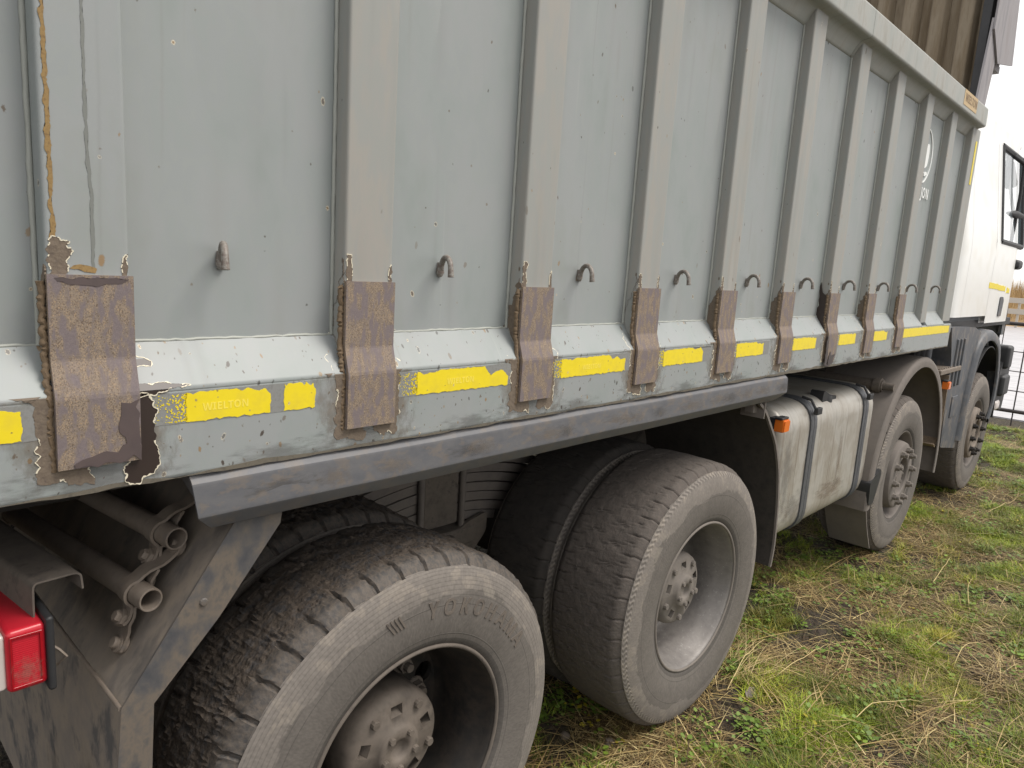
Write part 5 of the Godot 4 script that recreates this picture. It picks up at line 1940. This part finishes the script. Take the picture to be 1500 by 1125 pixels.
	m.position = fb
	g = Geo.new()
	g.extrude(sheet(rounded(pv([6.80, 0.62, 6.74, 0.45, 6.66, 0.28]), 0.05, 3, false), 0.01), F_XY, -0.45, -0.09)
	m = put("rubber_flap", g.mesh(40), mats.black, ff)
	m.position = fb

# ------------------------------------------------------------------ ground, grass and what lies beyond
var hill := FastNoiseLite.new()
func height(x: float, z: float) -> float:
	var h := hill.get_noise_2d(x * 0.7, z * 0.7) * 0.05 + hill.get_noise_2d(x * 4.0 + 50.0, z * 4.0) * 0.022
	var flat := 0.0
	for w in [[0.0, -0.35], [1.36, -0.35], [3.968, -0.2], [6.04, -0.2]]:
		var d := Vector2((x - w[0]) / 0.35, (z - w[1]) / 0.45).length()
		flat = maxf(flat, 1.0 - smoothstep(0.6, 1.5, d))
	h = lerpf(h, 0.004, flat)
	h *= 1.0 - smoothstep(9.3, 9.9, x)
	return h

func ground() -> void:
	hill.seed = 4
	hill.frequency = 1.0
	hill.fractal_octaves = 3
	var axis := func(fine0: float, fine1: float, step: float, far0: float, far1: float) -> Array:
		var o := []
		var x := fine0
		while x < fine1:
			o.append(x)
			x += step
		var s := step
		while x < far1:
			o.append(x)
			s *= 1.35
			x += s
		o.append(far1)
		x = fine0 - step
		s = step
		while x > far0:
			o.push_front(x)
			s *= 1.35
			x -= s
		o.push_front(far0)
		return o
	var xs: Array = axis.call(-1.2, 10.2, 0.05, -400.0, 900.0)
	var zs: Array = axis.call(-1.6, 2.4, 0.05, -700.0, 700.0)
	var verts := PackedVector3Array()
	for x in xs:
		for z in zs: verts.append(Vector3(x, height(x, z) if absf(x) < 14 and absf(z) < 8 else 0.0, z))
	var idx := PackedInt32Array()
	var nz := zs.size()
	for i in xs.size() - 1:
		for j in nz - 1:
			var a := i * nz + j
			idx.append_array([a, a + nz + 1, a + 1, a, a + nz, a + nz + 1])
	var st := SurfaceTool.new()
	st.begin(Mesh.PRIMITIVE_TRIANGLES)
	for v in verts: 
		st.set_smooth_group(0)
		st.add_vertex(v)
	for k in range(0, idx.size(), 3):
		st.add_index(idx[k]); st.add_index(idx[k + 2]); st.add_index(idx[k + 1])
	st.generate_normals()
	var mesh := st.commit()
	var arr := mesh.surface_get_arrays(0)
	var nn: PackedVector3Array = arr[Mesh.ARRAY_NORMAL]
	if nn[nn.size() / 2].y < 0.0:
		var ii: PackedInt32Array = arr[Mesh.ARRAY_INDEX]
		for k in range(0, ii.size(), 3):
			var t := ii[k + 1]
			ii[k + 1] = ii[k + 2]
			ii[k + 2] = t
		for k in nn.size(): nn[k] = -nn[k]
		arr[Mesh.ARRAY_INDEX] = ii
		arr[Mesh.ARRAY_NORMAL] = nn
		mesh = ArrayMesh.new()
		mesh.add_surface_from_arrays(Mesh.PRIMITIVE_TRIANGLES, arr)
	var soil := dusty(noise_tex([srgb(38, 32, 28), srgb(52, 44, 37), srgb(66, 56, 45), srgb(44, 38, 32), srgb(58, 49, 40)], 0.03, 6, 1024, 61), Vector3(0.8, 0.8, 0.8), 0.95, noise_tex([Color8(70, 72, 40, 0), Color8(70, 72, 40, 0), Color8(66, 68, 38, 120), Color8(90, 78, 52, 150)], 0.02, 5, 512, 62, [0.0, 0.5, 0.62, 0.85]), Vector3(1.3, 1.3, 1.3), noise_tex([Color(0, 0, 0), Color(1, 1, 1)], 0.04, 6, 512, 63), 3.0)
	var o := put("ground", mesh, soil)
	tag(o, "rough muddy ground with patches of short grass and straw", "", "", "structure")

func blade(g: Geo, root: Vector3, dir: Vector3, len: float, wid: float, droop: float, col: Color, steps := 3) -> void:
	var p := root
	var d := dir.normalized()
	var side := d.cross(Vector3.UP)
	if side.length() < 0.1: side = Vector3(1, 0, 0)
	side = side.normalized()
	var prev := [p - side * wid * 0.5, p + side * wid * 0.5]
	g.c = col
	for i in steps:
		p += d * len / steps
		d = (d + Vector3(0, -droop / steps, 0) + Vector3(d.x, 0, d.z) * 0.12).normalized()
		var w := wid * (1.0 - float(i + 1) / steps) * 0.5 + 0.0001
		var cur := [p - side * w, p + side * w]
		g.tri(prev[0], cur[0], cur[1])
		g.tri(prev[0], cur[1], prev[1])
		prev = cur

func scatter(called: String, label: String, meshes: Array, where: Array, mat: Material) -> void:
	# where: [Transform3D, Color, which]
	for i in meshes.size():
		var tr := []
		for w in where:
			if w[2] == i: tr.append(w)
		if tr.is_empty(): continue
		var mm := MultiMesh.new()
		mm.transform_format = MultiMesh.TRANSFORM_3D
		mm.use_colors = true
		mm.mesh = meshes[i]
		mm.instance_count = tr.size()
		for k in tr.size():
			mm.set_instance_transform(k, tr[k][0])
			mm.set_instance_color(k, tr[k][1])
		var o := MultiMeshInstance3D.new()
		o.multimesh = mm
		o.material_override = mat
		place(called, o)
		tag(o, label, "", "", "stuff")

func leaf_material() -> StandardMaterial3D:
	var m := StandardMaterial3D.new()
	m.vertex_color_use_as_albedo = true
	m.roughness = 0.6
	m.cull_mode = BaseMaterial3D.CULL_DISABLED
	m.backlight_enabled = true
	m.backlight = Color(0.35, 0.35, 0.3)
	return m

func grass() -> void:
	var r := RandomNumberGenerator.new()
	r.seed = 21
	var lm := leaf_material()
	var lin := func(a: int, b: int, c: int) -> Color: return Color8(a, b, c).srgb_to_linear()
	# clumps of short green blades
	var tufts := []
	for v in 3:
		var g := Geo.new()
		for i in 16:
			var a := r.randf() * TAU
			var t := r.randf_range(0.2, 1.3)
			var d := Vector3(cos(a) * t, 1.0, sin(a) * t)
			var s := r.randf_range(0.75, 1.2)
			blade(g, Vector3(r.randfn(0, 0.014), -0.005, r.randfn(0, 0.014)), d, r.randf_range(0.03, 0.085), r.randf_range(0.0028, 0.005), r.randf_range(0.2, 1.3), Color(s, s, s * r.randf_range(0.7, 1.1)))
		tufts.append(g.mesh(0, true))
	# lying straws
	var straws := []
	for v in 3:
		var g := Geo.new()
		for i in 7:
			var a := r.randf() * TAU
			var d := Vector3(cos(a), r.randf_range(0.02, 0.35), sin(a))
			var s := r.randf_range(0.7, 1.25)
			blade(g, Vector3(r.randfn(0, 0.03), r.randf_range(0.0, 0.02), r.randfn(0, 0.03)), d, r.randf_range(0.05, 0.2), r.randf_range(0.002, 0.0036), r.randf_range(0.1, 0.5), Color(s, s, s), 4)
		straws.append(g.mesh(0, true))
	# long bent stalks
	for v in 2:
		var g := Geo.new()
		for i in 2:
			var a := r.randf() * TAU
			var s := r.randf_range(0.9, 1.3)
			blade(g, Vector3(r.randfn(0, 0.05), 0.01, r.randfn(0, 0.05)), Vector3(cos(a), r.randf_range(0.12, 0.4), sin(a)), r.randf_range(0.25, 0.5), 0.0034, r.randf_range(0.35, 0.8), Color(s, s, s), 7)
		straws.append(g.mesh(0, true))
	# small broad leaves
	var weeds := []
	for v in 2:
		var g := Geo.new()
		for i in 7:
			var a := r.randf() * TAU
			var h := r.randf_range(0.008, 0.035)
			var c := Vector3(r.randfn(0, 0.018), h, r.randfn(0, 0.018))
			var L := r.randf_range(0.007, 0.021)
			var f := Vector3(cos(a), r.randf_range(-0.1, 0.4), sin(a)).normalized()
			var s := f.cross(Vector3(r.randfn(0, 0.3), 1, r.randfn(0, 0.3))).normalized()
			var tone := r.randf_range(0.75, 1.25)
			g.c = Color(tone, tone, tone)
			var pts := [c, c + f * L * 0.4 + s * L * 0.45, c + f * L * 0.9 + s * L * 0.38, c + f * L * 1.3, c + f * L * 0.9 - s * L * 0.38, c + f * L * 0.4 - s * L * 0.45]
			for k in range(1, 5): g.tri(pts[0], pts[k], pts[k + 1])
		weeds.append(g.mesh(0, true))
	var patch := FastNoiseLite.new()
	patch.seed = 77
	patch.frequency = 1.0
	patch.fractal_octaves = 3
	var gw := []
	var sw := []
	var ww := []
	var greens := [lin.call(122, 138, 36), lin.call(142, 154, 42), lin.call(98, 116, 32), lin.call(150, 148, 56), lin.call(168, 156, 78)]
	var dry := [lin.call(186, 162, 108), lin.call(150, 126, 80), lin.call(208, 188, 134), lin.call(112, 90, 58), lin.call(88, 70, 48)]
	var clear := func(x: float, z: float) -> bool:
		for w in [[0.0, -0.69, 0.06], [1.36, -0.69, 0.06], [3.968, -0.42, 0.0], [6.04, -0.42, 0.0]]:
			if absf(x - w[0]) < 0.17 and z > w[1] and z < 0.0: return false
		return true
	var spot := func() -> Vector2:
		# denser nearer to the camera
		var x := 0.35 + pow(r.randf(), 1.5) * 9.4
		return Vector2(x, r.randf_range(-1.15, maxf(0.2, 1.75 - 0.15 * x)))
	for i in 110000:
		var p: Vector2 = spot.call()
		if not clear.call(p.x, p.y): continue
		var n := patch.get_noise_2d(p.x * 1.3, p.y * 1.9)
		var out := smoothstep(-0.15, 0.6, p.y + n * 0.6 + 0.05 * (p.x - 1.5))
		var dens := clampf(0.30 + n * 3.0, 0.0, 1.0) * lerpf(0.12, 1.0, out)
		if r.randf() > dens: continue
		var s := r.randf_range(0.5, 1.25)
		var b := Basis(Vector3.UP, r.randf() * TAU).scaled(Vector3(s, s * r.randf_range(0.5, 1.0), s))
		var dryer := patch.get_noise_2d(p.x * 0.9 + 30.0, p.y * 1.1)
		var k: int = clampi(int(r.randf() * 3.0 + clampf(dryer * 5.0, 0.0, 2.0)), 0, 4)
		var lush := 0.72 + 0.75 * smoothstep(-0.25, 0.3, patch.get_noise_2d(p.x * 2.1 - 70.0, p.y * 2.6))
		gw.append([Transform3D(b, Vector3(p.x, height(p.x, p.y), p.y)), greens[k] * r.randf_range(0.6, 1.15) * lush, i % 3])
	for i in 38000:
		var p: Vector2 = spot.call()
		if not clear.call(p.x, p.y): continue
		var n := patch.get_noise_2d(p.x * 1.3 + 80.0, p.y * 1.9)
		if r.randf() > clampf(0.36 + n * 2.2, 0.04, 1.0) * lerpf(0.45, 1.0, smoothstep(-0.5, 0.1, p.y)): continue
		var s := r.randf_range(0.5, 1.5)
		var b := Basis(Vector3.UP, r.randf() * TAU).scaled(Vector3(s, s * 0.7, s))
		sw.append([Transform3D(b, Vector3(p.x, height(p.x, p.y), p.y)), dry[r.randi() % 5] * r.randf_range(0.6, 1.1), i % 3 if i % 40 else 3 + (i / 40) % 2])
	for i in 21000:
		var p: Vector2 = spot.call()
		if not clear.call(p.x, p.y): continue
		var n := patch.get_noise_2d(p.x * 2.2 - 40.0, p.y * 2.8)
		if r.randf() > clampf(0.26 + n * 1.3, 0.05, 0.8) or p.y < -0.45: continue
		var s := r.randf_range(0.5, 1.2)
		ww.append([Transform3D(Basis(Vector3.UP, r.randf() * TAU).scaled(Vector3(s, s, s)), Vector3(p.x, height(p.x, p.y), p.y)), ([lin.call(98, 122, 42), lin.call(116, 138, 48), lin.call(84, 106, 40), lin.call(172, 158, 40)][0 if r.randf() < 0.5 else (r.randi() % 3 if r.randf() < 0.96 else 3)]) * r.randf_range(0.75, 1.15), i % 2])
	scatter("grass", "short green grass growing in patches on the mud", tufts, gw, lm)
	scatter("straw_litter", "dry straw and dead grass lying over the mud", straws, sw, lm)
	scatter("ground_weeds", "small broad-leaved weeds among the grass", weeds, ww, lm)
	# long dry stalks that can be told apart
	var stalk_spots := [
		["long dry stalk lying on the grass in front of the second wheel from the rear", Vector2(1.75, 0.10), Vector2(2.35, 0.16)],
		["dry stalk bent over the tuft beside the second wheel from the rear", Vector2(1.62, 0.02), Vector2(2.2, -0.05)],
		["pale dry stalk at the right edge of the lower grass", Vector2(2.6, 0.62), Vector2(3.05, 0.70)],
		["long curved stalk out on the grass beside the front wheels", Vector2(5.2, 0.16), Vector2(6.3, 0.30)],
		["thin straw lying across the mud under the right edge", Vector2(3.3, 0.55), Vector2(3.9, 0.45)],
		["straight straw lying low at the bottom of the grass", Vector2(1.75, 0.45), Vector2(2.2, 0.62)],
		["dry stalk lying flat on the dark mud near the middle wheel", Vector2(3.55, 0.30), Vector2(4.2, 0.26)],
	]
	var si := 0
	for q in stalk_spots:
		var a: Vector2 = q[1]
		var b: Vector2 = q[2]
		var g := Geo.new()
		var pts := PackedVector3Array()
		var rad := []
		var bow := r.randf_range(-0.08, 0.08)
		for i in 12:
			var t := i / 11.0
			var p := a.lerp(b, t) + (b - a).orthogonal() * bow * sin(PI * t)
			pts.append(Vector3(p.x - a.x, height(p.x, p.y) + 0.012 + 0.05 * sin(PI * t) * r.randf_range(0.8, 1.0), p.y - a.y))
			rad.append(lerpf(0.0022, 0.0008, t))
		g.tube(pts, rad, 5)
		var o := put("dry_stalk", g.mesh(70), plain(Color8(196, 176, 124), 0.7))
		o.position = Vector3(a.x, 0, a.y)
		tag(o, q[0], "stalk", "long dry stalks on the grass")
		si += 1
	# fan of dead grass by the second wheel
	var g := Geo.new()
	for i in 150:
		var t := r.randf()
		var root := Vector3(r.randfn(0.0, 0.05), 0.01, r.randfn(0, 0.05))
		var an := r.randf_range(-0.9, 0.9)
		blade(g, root, Vector3(cos(an), r.randf_range(0.15, 0.7), sin(an) * 0.8), r.randf_range(0.18, 0.42), 0.0026, r.randf_range(0.5, 1.1), [lin.call(190, 168, 118), lin.call(164, 142, 98), lin.call(206, 188, 142)][i % 3], 6)
	var tuft := put("dead_grass_tuft", g.mesh(0, true), lm)
	tuft.position = Vector3(1.72, 0.0, -0.02)
	tag(tuft, "pale tuft of long dead grass beside the second wheel from the rear", "grass tuft", "", "thing")
	# stones and a dead leaf
	for q in [["small brown stone between the two rear wheels", Vector2(0.93, -0.27), 0.02], ["grey stone in the mud below the rear lamp", Vector2(-0.37, -1.3), 0.03], ["dark clod beside the front edge of the second wheel", Vector2(2.0, -0.22), 0.05], ["dark clod at the lower edge between the rear wheels", Vector2(1.0, -0.12), 0.025]]:
		var s: float = q[2]
		var gg := Geo.new()
		var rings := []
		for j in 7:
			var ring := PackedVector3Array()
			var fi := PI * j / 6.0
			for k in 10:
				var th := TAU * k / 10
				var v := Vector3(sin(fi) * cos(th), -cos(fi), -sin(fi) * sin(th)) * s
				v *= 1.0 + 0.25 * hill.get_noise_3dv(v * 40.0 / s * 0.03 + Vector3(s * 90, 0, 0))
				v.y *= 0.7
				ring.append(v)
			rings.append(ring)
		gg.skin(rings, false)
		var o := put("stone", gg.mesh(45), plain(Color8(104, 94, 84), 0.9))
		o.position = Vector3(q[1].x, height(q[1].x, q[1].y) + s * 0.4, q[1].y)
		tag(o, q[0], "stone")
	g = Geo.new()
	var lf := rounded(pv([-0.03, 0.0, -0.01, 0.02, 0.02, 0.018, 0.04, 0.0, 0.015, -0.02, -0.012, -0.016]), 0.006, 2)
	g.extrude(lf, Transform3D(Basis(Vector3(1, 0.3, 0).normalized(), Vector3(0, 0.4, -1).normalized(), Vector3(0, 1, 0)), Vector3.ZERO), 0.0, 0.0008)
	var leaf := put("dead_leaf", g.mesh(20), plain(Color8(128, 118, 112), 0.8))
	leaf.position = Vector3(1.66, 0.035, 0.10)
	tag(leaf, "grey dead leaf lying on the grass below the second wheel", "leaf")

func background() -> void:
	# welded mesh fence across the far end
	var fe := Node3D.new()
	fe.name = "mesh_fence"
	fe.position = Vector3(10.0, 0, -0.5)
	tag(fe, "dark welded mesh fence with pipe rails beyond the truck's front", "fence")
	add_child(fe)
	var dark := plain(srgb(58, 52, 52), 0.6)
	for y in [0.19, 1.30]:
		var g := Geo.new()
		g.tube(PackedVector3Array([Vector3(0, y, -6.0), Vector3(0, y, 4.0)]), 0.024, 10)
		put("rail", g.mesh(60), dark, fe)
	for y in [0.45, 0.70, 0.95]:
		var g := Geo.new()
		g.tube(PackedVector3Array([Vector3(0.0, y, -6.0), Vector3(0.0, y, 4.0)]), 0.006, 6)
		put("mesh_wire", g.mesh(60), dark, fe)
	for i in 41:
		var g := Geo.new()
		var z := -6.0 + i * 0.25 + 0.13
		g.tube(PackedVector3Array([Vector3(0.008, 0.19, z), Vector3(0.008, 1.30, z)]), 0.0055, 6)
		put("mesh_wire", g.mesh(60), dark, fe)
	for z in [-5.9, -3.4, 0.13, 1.6, 4.0]:
		var g := Geo.new()
		g.tube(PackedVector3Array([Vector3(0, -0.05, z), Vector3(0, 1.34, z)]), 0.02 if z != 0.13 else 0.008, 10)
		put("post", g.mesh(60), dark, fe)
	# pale wet yard beyond it
	var g := Geo.new()
	g.extrude(pv([10.5, -60.0, 10.5, 60.0, 40.0, 60.0, 40.0, -60.0]), F_XZ, -0.02, 0.1)
	var wet := dusty(noise_tex([srgb(128, 126, 130), srgb(160, 158, 160), srgb(186, 184, 186), srgb(140, 136, 140)], 0.02, 5, 512, 65), Vector3(0.35, 0.35, 0.08), 0.35)
	var o := put("wet_yard", g.mesh(), wet)
	tag(o, "pale wet concrete yard with puddles beyond the fence", "", "", "structure")
	# dry bank and reeds behind the yard
	var verts := Geo.new()
	var nx := 60
	for i in nx:
		for s in 3:
			var P := func(k: int, q: int) -> Vector3:
				var z := lerpf(-60, 60, k / float(nx))
				var pr: Array = [[40.0, -0.05], [44.0, 0.9], [52.0, 1.5], [90.0, 0.6]][q]
				return Vector3(pr[0] + hill.get_noise_2d(z * 0.2, q * 9.0) * 1.5, pr[1] + (0.25 * hill.get_noise_2d(z * 0.4, q * 5.0 + 3.0) if q > 0 else 0.0), z)
			verts.quad(P.call(i, s), P.call(i, s + 1), P.call(i + 1, s + 1), P.call(i + 1, s))
	var bm := verts.mesh(80)
	var soil := dusty(noise_tex([srgb(116, 94, 66), srgb(148, 122, 86), srgb(132, 108, 74)], 0.03, 5, 512, 66), Vector3(0.3, 0.3, 0.3), 0.95)
	o = put("earth_bank", bm, soil)
	tag(o, "brown earth bank behind the wet yard", "", "", "structure")
	var r := RandomNumberGenerator.new()
	r.seed = 91
	var reeds := []
	var rg := Geo.new()
	for i in 24:
		blade(rg, Vector3(r.randfn(0, 0.25), 0, r.randfn(0, 0.25)), Vector3(r.randfn(0, 0.18), 1, r.randfn(0, 0.18)), r.randf_range(0.5, 1.3), 0.02, 0.2, Color(1, 1, 1) * r.randf_range(0.7, 1.2))
	reeds.append(rg.mesh(0, true))
	var where := []
	for i in 2600:
		var z := r.randf_range(-40, 30)
		var x := r.randf_range(41, 54)
		where.append([Transform3D(Basis(Vector3.UP, r.randf() * TAU).scaled(Vector3.ONE * r.randf_range(0.7, 1.3)), Vector3(x, clampf((x - 40) * 0.2, 0, 1.3), z)), [Color8(176, 146, 100).srgb_to_linear(), Color8(150, 122, 82).srgb_to_linear(), Color8(194, 168, 122).srgb_to_linear()][i % 3], 0])
	scatter("dry_reeds", "band of dry brown reeds on the far bank", reeds, where, leaf_material())
	# pale barrier along the foot of the bank
	var ba := Node3D.new()
	ba.name = "roadside_barrier"
	ba.position = Vector3(39.0, 0, -5)
	tag(ba, "pale weathered roadside barrier in front of the brown bank", "barrier")
	add_child(ba)
	var pale := plain(srgb(176, 168, 156), 0.7)
	for y in [1.25, 0.75]:
		g = Geo.new()
		g.box(Vector3(-0.03, y - 0.12, -30), Vector3(0.03, y + 0.12, 30), 0.01)
		put("beam", g.mesh(), pale, ba)
	for i in 21:
		g = Geo.new()
		g.box(Vector3(0.03, -0.05, -30 + i * 3.0), Vector3(0.13, 1.35, -29.9 + i * 3.0), 0.01)
		put("post", g.mesh(), pale, ba)
